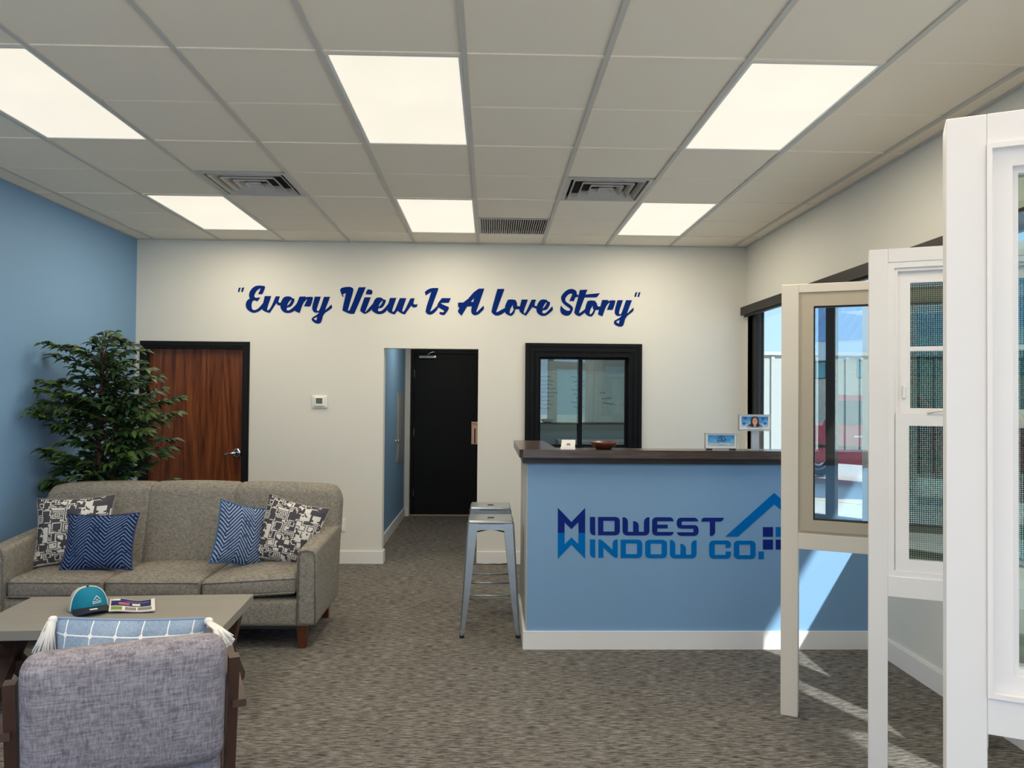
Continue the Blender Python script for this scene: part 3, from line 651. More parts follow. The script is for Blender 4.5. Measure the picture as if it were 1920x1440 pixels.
G().add([(.205, 4.85, 0), (2.435, 4.85, 0), (2.435, 5.06, 0), (.425, 5.06, 0), (.395, 5.88, 0), (.175, 5.88, 0), (.182, 4.875, 0),
         (.205, 4.85, .05), (2.435, 4.85, .05), (2.435, 5.06, .05), (.425, 5.06, .05), (.395, 5.88, .05), (.175, 5.88, .05), (.182, 4.875, .05)],
        [(6, 5, 4, 3, 0), (3, 2, 1, 0), (7, 10, 11, 12, 13), (7, 8, 9, 10)]+[(i, (i+1) % 7, (i+1) % 7+7, i+7) for i in range(7)]).build('ledge', 'counter_wood', top, recalc=True)
# logo
LG = thing('counter_logo', 'two-tone blue company name and house logo on the counter front', 'logo', (0, YC-.006, 0))
F0, G0 = 1030, 1250
LOGO = [
 (F0, 'n', [(140,368),(362,600),(585,368),(585,778),(478,778),(475,600),(362,715),(248,605),(248,778),(140,778)], []),
 (F0, 'b', [(140,778),(248,778),(250,965),(362,850),(475,962),(478,778),(585,778),(585,1198),(362,968),(140,1198)], []),
 (F0, 'n', [(665,517),(750,517),(750,815),(715,812),(680,790),(665,750)], []),
 (F0, 'n', [(797,517),(1090,517),(1135,535),(1153,575),(1153,755),(1135,795),(1090,815),(797,815)], [[(882,578),(1067,578),(1067,755),(882,755)]]),
 (F0, 'n', [(1198,522),(1230,522),(1270,545),(1285,585),(1285,760),(1372,760),(1372,585),(1410,588),(1450,615),(1462,655),(1462,760),(1548,760),(1548,600),(1560,555),(1600,525),(1637,522),(1637,755),(1620,795),(1580,818),(1260,818),(1215,795),(1198,755)], []),
 (F0, 'n', [(1740,522),(1985,522),(2020,545),(2035,585),(1765,585),(1765,643),(1937,643),(1937,703),(1765,703),(1765,762),(2035,762),(2020,800),(1985,820),(1740,820),(1700,800),(1682,760),(1682,580),(1700,540)], []),
 (G0, 'n', [(225,530),(465,530),(500,550),(518,588),(245,588),(245,650),(465,650),(505,670),(520,710),(520,770),(505,805),(465,825),(220,825),(185,805),(165,768),(438,768),(438,708),(225,706),(185,690),(165,645),(165,585),(185,545)], []),
 (G0, 'n', [(605,530),(932,530),(925,565),(885,592),(792,592),(792,775),(770,812),(735,826),(707,826),(707,592),(567,592),(575,550)], []),
 (G0, 'b', [(960,838),(1760,122),(2560,838),(2360,838),(1762,305),(1165,838)], []),
 (G0, 'n', [(1575,683),(1738,683),(1738,840),(1575,840)], []), (G0, 'b', [(1785,683),(1948,683),(1948,840),(1785,840)], []),
 (G0, 'n', [(1575,888),(1738,888),(1738,1048),(1575,1048)], []), (G0, 'n', [(1785,888),(1948,888),(1948,1048),(1785,1048)], []),
 (F0, 'b', [(665,885),(750,885),(750,1182),(715,1180),(680,1158),(665,1120)], []),
 (F0, 'b', [(803,885),(850,890),(900,930),(1035,1055),(1035,950),(1050,905),(1085,888),(1118,885),(1118,1182),(1080,1182),(1040,1160),(885,1015),(885,1182),(803,1182)], []),
 (F0, 'b', [(1167,887),(1460,887),(1500,905),(1520,945),(1520,1125),(1505,1165),(1460,1187),(1167,1187)], [[(1252,948),(1435,948),(1435,1125),(1252,1125)]]),
 (F0, 'b', [(1625,890),(1860,890),(1910,912),(1925,950),(1925,1130),(1910,1168),(1860,1190),(1625,1190),(1580,1165),(1568,1130),(1568,950),(1580,912)], [[(1655,950),(1838,950),(1838,1128),(1655,1128)]]),
 (G0, 'b', [(52,893),(90,895),(125,920),(140,960),(140,1133),(225,1133),(225,958),(265,962),(300,990),(315,1030),(315,1133),(402,1133),(402,970),(415,925),(450,900),(488,897),(488,1130),(470,1170),(430,1192),(110,1192),(70,1170),(52,1130)], []),
 (G0, 'b', [(750,902),(1000,902),(1038,925),(1052,965),(1045,1005),(1010,1022),(965,1022),(965,962),(785,962),(785,1137),(965,1137),(965,1082),(1052,1082),(1052,1135),(1038,1175),(1000,1197),(750,1197),(710,1172),(695,1130),(695,965),(710,925)], []),
 (G0, 'b', [(1155,905),(1395,905),(1440,925),(1455,965),(1455,1140),(1440,1182),(1395,1203),(1155,1203),(1112,1180),(1098,1140),(1098,965),(1112,925)], [[(1187,968),(1368,968),(1368,1143),(1187,1143)]]),
 (G0, 'b', [(1503,1082),(1588,1082),(1588,1205),(1503,1205)], [])]
for k, (x0, c, outer, holes) in enumerate(LOGO):
    def to3(x, y, l, x0=x0):
        p = ony(x0+x/8.727, 910+y/8.727, YC-.007); return (p.x, -.003 if l else -.0006, p.z)
    G().poly(outer, holes, to3, 0).build('letter' if k not in (8, 9, 10, 11, 12) else ('roof_mark' if k == 8 else 'window_mark'), 'logo_navy' if c == 'n' else 'logo_blue', LG, recalc=True)

# ------------------------------------------------------------------ things on the ledge
ZL = 1.2545
t = thing('card_holder', 'white card holder with business cards on the counter ledge', 'card holder', (.492, 4.955, ZL))
G().hexa([(-.046, -.02, 0), (.046, -.02, 0), (.046, .03, 0), (-.046, .03, 0)], [(-.046, -.016, .008), (.046, -.016, .008), (.046, .03, .008), (-.046, .03, .008)]).build('base', 'plastic', t)
G().hexa([(-.044, -.018, .008), (.044, -.018, .008), (.044, -.006, .008), (-.044, -.006, .008)], [(-.036, .014, .056), (.05, .014, .056), (.05, .024, .056), (-.036, .024, .056)]).build('cards', 'paper', t)
G().hexa([(-.012, -.0095, .022), (.018, -.0095, .022), (.018, -.008, .022), (-.012, -.008, .022)], [(-.004, -.001, .036), (.014, -.001, .036), (.014, .001, .036), (-.004, .001, .036)]).build('print', 'ink_grey', t)
t = thing('wooden_bowl', 'shallow red-brown bowl on the counter ledge', 'bowl', (.722, 4.955, ZL))
G().lathe([(0, 0), (.045, 0), (.05, .004), (.078, .026), (.094, .046), (.091, .047), (.074, .030), (.045, .010), (0, .007)], 36).build('bowl', 'bowl', t, True)
def signboard(name, label, x, zb, w_, h_):
    t = thing(name, label, 'sign', (x, 4.965, ZL))
    G().box(-w_/2, w_/2, -.006, .006, zb, zb+h_).build('panel', 'paper', t)
    b = .006; g = G()
    g.box(-w_/2-b, w_/2+b, -.010, .008, zb+h_, zb+h_+b).box(-w_/2-b, w_/2+b, -.010, .008, zb-b, zb).box(-w_/2-b, -w_/2, -.010, .008, zb, zb+h_).box(w_/2, w_/2+b, -.010, .008, zb, zb+h_).build('frame', 'alu', t)
    p = G(); m_ = .012
    p.add([(-w_/2+m_, -.0075, zb+m_), (w_/2-m_, -.0075, zb+m_), (w_/2-m_, -.0075, zb+h_-m_*.6), (-w_/2+m_, -.0075, zb+h_-m_*.6)], [(0, 1, 2, 3)]); p.uv = [(0, 0), (1, 0), (1, 1), (0, 1)]
    pr = p.build('print', 'sign_sky', t); return t, pr
t, pr = signboard('desk_sign', 'low framed blue sign with a house logo and motto on the counter ledge', 1.475, .013, .196, .088)
G().box(-.09, -.06, -.02, .02, 0, .007).build('foot', 'rubber', t); G().box(.06, .09, -.02, .02, 0, .007).build('foot', 'rubber', t)
def flat(g, pts, y): return g.add([(x, y, z) for x, z in pts], [tuple(range(len(pts)))])
z0 = .013
G().bar((-.022, -.0085, z0+.056), (.004, -.0085, z0+.078), .003, .001, (0, 1, 0)).bar((.004, -.0085, z0+.078), (.034, -.0085, z0+.05), .003, .001, (0, 1, 0)).box(-.002, .006, -.009, -.008, z0+.054, z0+.062).build('house_mark', 'ink_navy', pr)
text('MIDWEST', .013, 'ink_navy', pr, (0, -.0085, z0+.043), (R(90), 0, 0)); text('WINDOW CO', .009, 'ink_navy', pr, (0, -.0085, z0+.036), (R(90), 0, 0))
text('Every View Is A Love Story', .0135, 'paper', pr, (0, -.0085, z0+.018), (R(90), 0, 0))
t, pr = signboard('billboard_sign', 'small framed sign with a smiling dark-haired woman and blue hearts, raised on a post', 1.692, .135, .196, .086)
G().box(-.018, .028, -.004, .016, .004, .13).build('post', 'alu', t); G().box(-.10, .10, -.02, .01, .122, .127).build('catwalk', 'alu', t); G().box(-.05, .05, -.02, .03, 0, .004).build('base', 'alu', t)
z0 = .135
def ell(cx, cz, rx, rz, n=24): return [(cx+rx*math.cos(2*math.pi*k/n), cz+rz*math.sin(2*math.pi*k/n)) for k in range(n)]
flat(G(), [(-.052, z0+.01), (.052, z0+.01), (.042, z0+.024), (.015, z0+.036), (-.015, z0+.036), (-.042, z0+.026)], -.0080).build('shirt', 'denim', pr)
flat(G(), [(-.038, z0+.018), (-.026, z0+.03), (-.027, z0+.06), (-.018, z0+.076), (0, z0+.081), (.016, z0+.077), (.025, z0+.06), (.027, z0+.03), (.038, z0+.018), (.016, z0+.016), (-.014, z0+.016)], -.0084).build('hair', 'hair', pr)
flat(G(), ell(0, z0+.048, .0165, .024), -.0088).build('face', 'skin', pr)
flat(G(), [(-.008, z0+.014), (.008, z0+.014), (.007, z0+.028), (-.007, z0+.028)], -.0086).build('neck', 'skin', pr)
flat(flat(G(), ell(-.036, z0+.012, .01, .006, 12), -.0088), ell(.034, z0+.012, .01, .006, 12), -.0088).build('hands', 'skin', pr)
flat(flat(G(), ell(-.0062, z0+.053, .0028, .0013, 10), -.0091), ell(.0062, z0+.053, .0028, .0013, 10), -.0091).build('eyes', 'hair', pr)
flat(G(), [(-.007, z0+.038), (0, z0+.033), (.007, z0+.038), (0, z0+.0365)], -.0091).build('smile', 'paper', pr)
for hx, hz, s in ((-.062, .068, .011), (-.07, .033, .010), (.052, .066, .011), (.066, .036, .010)):
    pts = []
    for k in range(28):
        a_ = 2*math.pi*k/28; pts.append((hx+s*math.sin(a_)**3, z0+hz+s*(13*math.cos(a_)-5*math.cos(2*a_)-2*math.cos(3*a_)-math.cos(4*a_))/15))
    flat(G(), pts, -.0085).build('heart', 'heart', pr)

# ------------------------------------------------------------------ stools
def make_stool():
    t = thing('bar_stool', '', 'stool')
    h, zs, ft = .148, .76, .198
    G().rbox((0, 0, zs-.014), (.302, .302, .028), .013, puff=(0, 0, -.004)).build('seat', 'steel', t, True)
    G().rbox((0, 0, zs-.001), (.046, .016, .004), .0018).build('hand_slot', 'rubber', t)
    g = G()
    for sx, sy in ((1, 0), (-1, 0), (0, 1), (0, -1)):
        if sx: g.hexa([(sx*(h+.003), -h, zs-.062), (sx*(h+.003), h, zs-.062), (sx*(h), h, zs-.062), (sx*h, -h, zs-.062)], [(sx*h, -h, zs-.02), (sx*h, h, zs-.02), (sx*(h-.003), h, zs-.02), (sx*(h-.003), -h, zs-.02)])
        else: g.hexa([(-h, sy*(h+.003), zs-.062), (h, sy*(h+.003), zs-.062), (h, sy*h, zs-.062), (-h, sy*h, zs-.062)], [(-h, sy*h, zs-.02), (h, sy*h, zs-.02), (h, sy*(h-.003), zs-.02), (-h, sy*(h-.003), zs-.02)])
    g.build('apron', 'steel', t, recalc=True)
    for sx in (-1, 1):
        for sy in (-1, 1):
            g = G(); top_, bot = h+.006, ft
            prof = [(zs-.02, .072), (zs-.10, .066), (.30, .050), (.03, .030)]
            rows_ = []
            for z, wd in prof:
                k = (zs-z)/(zs-.03); o_ = top_+(bot-top_)*k; c = .010
                # folded angle: inner edge x, rounded corner, inner edge y
                rows_.append([(sx*(o_-wd), sy*o_, z), (sx*(o_-c), sy*o_, z), (sx*o_, sy*(o_-c), z), (sx*o_, sy*(o_-wd), z), (sx*(o_-.004), sy*(o_-wd), z), (sx*(o_-c-.001), sy*(o_-c-.001), z), (sx*(o_-wd), sy*(o_-.004), z)])
            vs = [p for r_ in rows_ for p in r_]; fs = [(i*7+k, i*7+(k+1) % 7, (i+1)*7+(k+1) % 7, (i+1)*7+k) for i in range(len(rows_)-1) for k in range(7)]+[tuple(range(7)), tuple(range(21, 28))]
            lg = g.add(vs, fs).build('leg', 'steel', t, recalc=True)
            G().lathe([(0, 0), (.015, 0), (.016, .012), (.013, .02), (0, .02)], 14, (sx*(ft-.014), sy*(ft-.014), 0)).build('rubber_foot', 'rubber', lg)
            G().lathe([(.014, .014), (.0145, .034), (.012, .05), (0, .05)], 14, (sx*(ft-.014), sy*(ft-.014), 0)).build('foot_cap', 'steel', lg, True)
    k = (zs-.272)/(zs-.03); o_ = h+.006+(ft-h-.006)*k-.008
    for sy in (-1, 1): G().tube([(-o_, sy*o_, .272), (o_, sy*o_, .272)], .0065, 8).build('footrest', 'steel', t, True)
    k = (zs-.325)/(zs-.03); o_ = h+.006+(ft-h-.006)*k-.008
    for sx in (-1, 1): G().tube([(sx*o_, -o_, .325), (sx*o_, o_, .325)], .0065, 8).build('footrest', 'steel', t, True)
    G().bar((-.145, -.145, zs-.085), (.145, .145, zs-.072), .02, .004).bar((.145, -.145, zs-.085), (-.145, .145, zs-.072), .02, .004).build('cross_brace', 'bronze', t)
    return t
st = make_stool(); st.location = (.008, 5.335, 0); tag(st, 'grey metal bar stool nearest the viewer, in front of its twin', 'stool', 'metal bar stools at the counter')
s2 = copy_tree(st); s2.location = (.006, 5.96, 0); tag(s2, 'grey metal bar stool farther back, half hidden behind its twin', 'stool', 'metal bar stools at the counter')

# ------------------------------------------------------------------ sofa
SX, SY = -2.085, 5.27
sf = thing('sofa', 'grey taupe three-seat sofa with rounded back and wooden legs', 'sofa', (SX, SY, 0))
hw = 1.015; yf, yb = -.375, .44
G().rbox((0, .02, .225), (2*hw-.06, .78, .17), .03).build('seat_base', 'sofa', sf, True)
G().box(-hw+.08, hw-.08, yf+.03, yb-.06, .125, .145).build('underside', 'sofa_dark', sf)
for s in (-1, 1):
    def armfn(q, s=s):
        y, z = q.y, q.z; k = max(0, min(1, (y+.38)/.7)); zz = z+(.055*k if z > 0 else 0)
        return (q.x+s*.018*max(0, (z+.24)/.48)*k, y, zz)
    G().rbox((s*(hw-.062), -.015, .385), (.122, .72, .475), .028, 5, fn=armfn).build('arm', 'sofa', sf, True)
    # piping around the arm front
    x = s*(hw-.062); g = G().tube([(x-.056, yf-.001, .16), (x-.056, yf-.002, .585), (x-.04, yf-.002, .612), (x, yf-.002, .619), (x+.04, yf-.002, .612), (x+.056, yf-.002, .585), (x+.056, yf-.001, .16)], .0045, 6); g.build('arm_piping', 'sofa', sf, True)
cw = (2*hw-.248)/3
for k in (-1, 0, 1):
    def cf(q, k=k):
        z = q.z; 
        if k == 1: z += .035*(q.x/(cw/2))*.5*(1 if q.y < .1 else .4)+.012
        return (q.x, q.y, z)
    c_ = G().rbox((k*cw, -.04, .372), (cw-.004, .66, .125), .035, 6, (0, .012, .022), cf).build('seat_cushion', 'sofa', sf, True)
    pts = []; hx, yy = cw/2-.01, -.37
    for zz in (.043, -.045):
        pl_ = [(k*cw+hx*(q/8-1), yy-.008+.006*abs(q/8-1), .372+zz+(.035*.5*(q/8-1)+.012 if k == 1 else 0)) for q in range(17)]
        G().tube(pl_, .0045, 6).build('piping', 'sofa', c_, True)
# backrest: one tight back in three bays with seams
bw = 2*hw-.03
def backfn(q):
    x, y, z = q.x, q.y, q.z
    u = x/(bw/2)
    hump = .018*(1-u*u)
    seam = 0
    top_ = max(0, z/.30)
    yy = y+(.16*(z+.3)/.6)                      # lean back
    bul = -.02*(1-min(1, abs(((x+cw*1.5) % cw)/cw*2-1))**2) if y < 0 else 0
    if y < 0: yy += .012*seam+bul
    zz = z+hump*top_-.010*seam*top_
    # ends drop where the back meets the arms
    if abs(u) > .94 and z > 0: zz -= .03*((abs(u)-.94)/.06)**2
    return (x, yy, zz)
sd_ = (bw-cw)/2
for cx_, ww in ((-cw/2-sd_/2, sd_+.05), (0, cw+.05), (cw/2+sd_/2, sd_+.05)):
    def bf(q, cx_=cx_): p = backfn(Vector((q.x+cx_, q.y, q.z))); return (p[0]-cx_, p[1], p[2])
    G().rbox((cx_, .225, .625), (ww, .20, .62), .055, 12, (0, .012, .010), bf).build('back_section', 'sofa', sf, True)
for s in (-1, 1):
    for y, lean in ((yf+.06, 0), (yb-.115, .04)):
        x = s*(hw-.095); a_, b_ = .034, .021
        G().hexa([(x-b_, y-b_+lean, 0), (x+b_, y-b_+lean, 0), (x+b_, y+b_+lean, 0), (x-b_, y+b_+lean, 0)], [(x-a_, y-a_, .16), (x+a_, y-a_, .16), (x+a_, y+a_, .16), (x-a_, y+a_, .16)]).build('leg', 'leg', sf)

# ------------------------------------------------------------------ throw pillows
def pillow(name, label, w_, h_, th, m_, loc, rot, group=None, n=18, pinch=.07):
    t = thing(name, label, 'pillow', loc, 0, group); t.rotation_euler = rot
    g = G(); g.uv = []; vs = []; fs = []
    for sd in (-1, 1):
        for j in range(n+1):
            for i in range(n+1):
                u, v = 2*i/n-1, 2*j/n-1
                x = u*w_/2*(1-pinch*(1-v*v)*abs(u)); z = v*h_/2*(1-pinch*(1-u*u)*abs(v))
                tt = th/2*((1-u*u)**.55)*((1-v*v)**.55)*(1+.08*math.sin(7*u+3*v+sd))
                vs.append((x, sd*tt, z+h_/2)); g.uv.append(((u+1)/2, (v+1)/2))
    m1 = (n+1)*(n+1)
    for sd in (0, 1):
        for j in range(n):
            for i in range(n):
                q = (j*(n+1)+i, j*(n+1)+i+1, (j+1)*(n+1)+i+1, (j+1)*(n+1)+i); q = tuple(k+sd*m1 for k in q); fs.append(q if sd == 0 else tuple(reversed(q)))
    g.add(vs, fs); o = g.build('cover', m_, t, True)
    ed = [(-w_/2, -h_/2), (w_/2, -h_/2), (w_/2, h_/2), (-w_/2, h_/2), (-w_/2, -h_/2)]; pts = []
    for k in range(4):
        for q in range(10):
            f_ = q/10; x = ed[k][0]+(ed[k+1][0]-ed[k][0])*f_; z = ed[k][1]+(ed[k+1][1]-ed[k][1])*f_; u, v = x/(w_/2), z/(h_/2)
            pts.append((x*(1-pinch*(1-v*v)*abs(u)), 0, z*(1-pinch*(1-u*u)*abs(v))+h_/2))
    pts.append(pts[0]); G().tube(pts, .005, 6, False).build('edge_seam', {'maze': 'ink_grey', 'chev': 'ink_navy', 'chev2': 'denim', 'gridpillow': 'chambray'}[m_], t, True)
    return t
pillow('throw_pillow', 'cream and charcoal maze-print pillow in the sofa corner by the plant', .50, .45, .15, 'maze', (-2.745, 5.23, .452), (R(-14), R(-3), R(5)), pinch=.09)
pillow('throw_pillow', 'navy chevron-stitched pillow overlapping the maze-print one by the plant', .45, .37, .14, 'chev', (-2.52, 5.09, .445), (R(-20), R(-1), R(3)), pinch=.09)
pillow('throw_pillow', 'denim blue chevron pillow leaning at an angle near the sofa arm by the hall', .38, .41, .13, 'chev2', (-1.655, 5.18, .455), (R(-10), R(15), R(44)), pinch=.09)
pillow('throw_pillow', 'charcoal and cream maze-print pillow against the sofa arm by the hall', .43, .43, .14, 'maze', (-1.395, 5.26, .455), (R(-15), R(13), R(-4)), pinch=.09)

# ------------------------------------------------------------------ coffee table and things on it
tb = thing('coffee_table', 'rectangular coffee table with grey top and crossed dark legs', 'table', (-1.915, 4.136, 0), R(3.7))
G().rbox((0, 0, .425), (1.20, .635, .05), .004).build('tabletop', 'tabletop', tb)
for s in (-1, 1):
    for q in (-1, 1): G().bar((s*.535, q*.19, .40), (s*.535, -q*.26, .0), .06, .07, (1, 0, 0)).build('leg', 'darkwood', tb)
    G().box(s*.535-.03, s*.535+.03, -.24, .24, .375, .40).build('rail', 'darkwood', tb)
G().box(-.52, .52, -.03, .03, .15, .21).build('stretcher', 'darkwood', tb)
cp = thing('baseball_cap', 'teal baseball cap with pale mesh back and navy brim on the coffee table', 'cap', (-2.105, 4.175, .4505), R(-50))
def dome(g, a0, a1, s=1.0, n=14, m_=9):
    vs = []
    for j in range(m_+1):
        f_ = j/m_; ph = f_*math.pi/2
        for i in range(n+1):
            a_ = a0+(a1-a0)*i/n
            rx, ry = .106*s, .092*s; zt = .110*s
            cx = math.cos(ph)**.62; ft_ = 1+.0*math.cos(a_)
            z = zt*math.sin(ph)**1.05+.004; x = rx*cx*math.cos(a_)-.012*f_; y = ry*cx*math.sin(a_)
            vs.append((x, y, z))
    g.add(vs, [(j*(n+1)+i, j*(n+1)+i+1, (j+1)*(n+1)+i+1, (j+1)*(n+1)+i) for j in range(m_) for i in range(n)]); return vs
g = G(); dome(g, R(-72), R(72)); g.build('crown_front', 'teal', cp, True)
g = G(); dome(g, R(72), R(288)); g.build('crown_back', 'cap_mesh', cp, True)
for a_ in (72, -72):
    g = G(); vs = []
    for j in range(10):
        ph = j/9*math.pi/2; cx = math.cos(ph)**.62; vs.append((.1065*cx*math.cos(R(a_))-.012*j/9, .0925*cx*math.sin(R(a_)), .1105*math.sin(ph)**1.05+.004))
    g.tube(vs, .0025, 6).build('piping', 'thread', cp, True)
G().lathe([(0, .008), (.006, .006), (.008, 0)], 12, (-.012, 0, .113)).build('top_button', 'cap_navy', cp, True)
g = G(); vs = []; n = 16
for l in range(2):
    for j in range(6):
        for i in range(n+1):
            a_ = R(-68)+R(136)*i/n; f_ = j/5
            bx, by = .100*math.cos(a_), .089*math.sin(a_); ex, ey = .050+.130*math.cos(a_), .096*math.sin(a_)
            x, y = bx+(ex-bx)*f_, by+(ey-by)*f_; z = .020+.012*math.cos(a_*1.3)-.022*f_*(abs(y)/.096)**2-.006*f_-.0045*l
            vs.append((x, y, max(z, .001)))
m1 = 6*(n+1); fs = []
for l in range(2):
    for j in range(5):
        for i in range(n):
            q = (j*(n+1)+i, j*(n+1)+i+1, (j+1)*(n+1)+i+1, (j+1)*(n+1)+i); fs.append(tuple(k+l*m1 for k in (q if l else reversed(q))))
for i in range(n): fs.append((5*(n+1)+i, 5*(n+1)+i+1, 5*(n+1)+i+1+m1, 5*(n+1)+i+m1))
br = g.add(vs, fs).build('brim', 'cap_navy', cp, True, recalc=True)
G().box(.132, .154, -.024, .012, .0285, .0295).build('brim_sticker', 'plastic', br)
def on_crown(dy, dz):     # point on the crown front at angle / height
    z = dz; ph = math.asin(min(1, (max(0, (z-.004))/.110)**(1/1.05))); cx = math.cos(ph)**.62; a_ = math.asin(max(-1, min(1, dy/(.092*cx))))
    return Vector((.1085*cx*math.cos(a_)-.012*ph/(math.pi/2), dy*1.01, z))
lg = G()
def cbar(a_, b_, wd):
    p = [on_crown(a_[0]+(b_[0]-a_[0])*k/4, a_[1]+(b_[1]-a_[1])*k/4) for k in range(5)]; lg.tube(p, wd, 5)
cbar((.006, .062), (.022, .080), .0017); cbar((.022, .080), (.040, .060), .0017)
for zz in (.047, .054): cbar((.004, zz), (.042, zz), .0017)
cbar((.002, .043), (.002, .058), .0016); cbar((.018, .062), (.026, .062), .0022)
lg.build('embroidered_logo', 'thread', cp)
mg = thing('magazine', 'folded printed magazine lying open-edged beside the cap', 'magazine', (-1.885, 4.20, .4555), R(4))
def page(g, x0, x1, y0, y1, dz, skew=-.085, n=14, thick=.006):
    vs = []
    for l in range(2):
        for i in range(n+1):
            for j in range(2):
                f_ = i/n; x = x0+(x1-x0)*f_; y = (y0, y1)[j]
                xx = x+skew*(y/.12)*.5; z = .004+.008*math.sin(f_*math.pi*2+.6)*(j*.6+.4)+.006+dz-(thick if l else 0); vs.append((xx, y, z))
    m1 = 2*(n+1); fs = []
    for i in range(n):
        fs += [(2*i, 2*i+2, 2*i+3, 2*i+1), (m1+2*i+1, m1+2*i+3, m1+2*i+2, m1+2*i), (2*i, m1+2*i, m1+2*i+2, 2*i+2), (2*i+1, 2*i+3, m1+2*i+3, m1+2*i+1)]
    fs += [(0, 1, m1+1, m1), (2*n, m1+2*n, m1+2*n+1, 2*n+1)]
    return g.add(vs, fs)
page(G(), -.115, .115, -.115, .115, 0).build('pages', 'paper', mg, recalc=True)
def patch(g, x0, x1, y0, y1, dz=.0012):
    # printed block following the page
    vs = []; n = 8
    for i in range(n+1):
        for y in (y0, y1):
            x = x0+(x1-x0)*i/n; f_ = (x+.115)/.23; j = (y+.115)/.23; z = .010+.008*math.sin(f_*math.pi*2+.6)*(j*.6+.4)+dz; vs.append((x-.085*(y/.12)*.5, y, z))
    return g.add(vs, [(2*i, 2*i+2, 2*i+3, 2*i+1) for i in range(n)])
patch(G(), -.108, .095, -.03, .105).build('printed_header', 'ink_navy', mg)
patch(G(), -.105, -.05, -.105, -.045).build('printed_photo', 'ink_green', mg); patch(G(), -.035, .02, -.105, -.05).build('printed_photo', 'ink_grey', mg); patch(G(), .028, .098, -.10, -.045).build('printed_photo', 'ink_grey', mg)
patch(G(), -.07, -.015, -.015, .03, .002).build('printed_photo', 'ink_pink', mg); patch(G(), .0, .04, -.018, .025, .002).build('printed_photo', 'paper', mg); patch(G(), -.105, -.062, .06, .092, .002).build('printed_badge', 'paper', mg)
patch(G(), -.03, .085, .045, .056, .002).build('printed_line', 'ink_grey', mg)

# ------------------------------------------------------------------ lounge chair in front
CH = thing('lounge_chair', 'lavender grey upholstered lounge chair with dark wooden frame, seen from behind', 'chair', (-1.165, 2.575, 0), R(23))
lean = .20                                    # the back leans away from the seat
def cb(q): return (q.x, q.y-lean*(q.z+.2)*.9, q.z)
G().rbox((0, .0, .575), (.585, .135, .435), .055, 8, (0, .012, .006), cb).build('back_cushion', 'chair', CH, True)
G().rbox((0, .30, .325), (.585, .60, .15), .045, 6, (0, 0, .02)).build('seat_cushion', 'chair', CH, True)
for s in (-1, 1):
    x = s*.318
    G().hexa([(x-.017, .10, 0), (x+.017, .10, 0), (x+.017, .155, 0), (x-.017, .155, 0)], [(x-.017, -.085, .712), (x+.017, -.085, .712), (x+.017, -.03, .712), (x-.017, -.03, .712)]).build('back_post', 'darkwood', CH)
    ar = G(); x2 = s*.338
    ar.hexa([(x2-.022, -.055, .535), (x2+.022, -.055, .535), (x2+.026, .58, .56), (x2-.020, .58, .56)], [(x2-.022, -.055, .560), (x2+.022, -.055, .560), (x2+.026, .58, .585), (x2-.020, .58, .585)]); ar.build('armrest', 'darkwood', CH)
    G().hexa([(x2-.016, .50, 0), (x2+.016, .50, 0), (x2+.016, .545, 0), (x2-.016, .545, 0)], [(x2-.018, .47, .56), (x2+.018, .47, .56), (x2+.018, .53, .56), (x2-.018, .53, .56)]).build('front_leg', 'darkwood', CH)
    G().box(x-.014, x+.014, .09, .52, .20, .25).build('side_rail', 'darkwood', CH)
G().box(-.33, .33, .06, .09, .19, .25).build('back_rail', 'darkwood', CH); G().box(-.35, .35, .50, .53, .19, .25).build('front_rail', 'darkwood', CH)
# lumbar pillow with tassels standing on the chair
lp = pillow('lumbar_pillow', 'chambray blue lumbar pillow with white grid and tassels behind the lounge chair back', .49, .385, .20, 'gridpillow', (-1.275, 2.775, .408), (R(-3), R(4), R(14)), pinch=.04)
def tassel(x, z, dx, dy, drop):
    g = G()
    for k in range(90):
        a_ = rnd.uniform(0, 6.28); r_ = rnd.uniform(0, .016); r2 = r_+rnd.uniform(.004, .022)
        px_, py_ = math.cos(a_), math.sin(a_)
        tip = (x+dx+px_*r2*1.2, dy+py_*r2, z-drop-rnd.uniform(0, .035))
        mid = (x+dx*.65+px_*r_*1.2, dy*.7+py_*r_*1.2, z-.035*drop/.085)
        g.tube([(x+px_*.004, py_*.004, z), (x+dx*.3+px_*.012, dy*.3+py_*.012, z-.008), mid, tip], [.0034, .004, .0036, .0022], 5)
    g.rbox((x+dx*.12, dy*.1, z-.002), (.03, .03, .026), .012)
    o = g.build('tassel', 'tassel', lp, True); o['kind'] = 'stuff'
tassel(-.25, .38, -.012, -.03, .10); tassel(.243, .378, .075, -.115, .030)

# ------------------------------------------------------------------ ficus
PX, PY = -2.90, 6.0
pt = thing('ficus_tree', 'artificial ficus tree with dense green leaves behind the sofa', 'plant', (PX, PY, 0))
G().lathe([(0, 0), (.13, 0), (.165, .28), (.17, .30), (.155, .30), (.15, .26), (0, .26)], 28).build('planter', 'pot', pt, True)
stems = []
for k, (bx, by, tx, ty, tz, ph) in enumerate(((-.03, 0, -.055, .0, 1.93, 0), (.03, .02, .04, .03, 1.70, 2.1), (.0, -.03, .09, -.05, 1.35, 4.2))):
    pts = [(bx+(tx-bx)*f_+.028*math.sin(f_*7+ph)*(1-f_*.5), by+(ty-by)*f_+.028*math.cos(f_*7+ph)*(1-f_*.5), .25+(tz-.25)*f_) for f_ in [q/14 for q in range(15)]]
    stems.append(pts); G().tube(pts, [.026-.018*q/14 for q in range(15)], 9).build('trunk', 'trunk', pt, True)
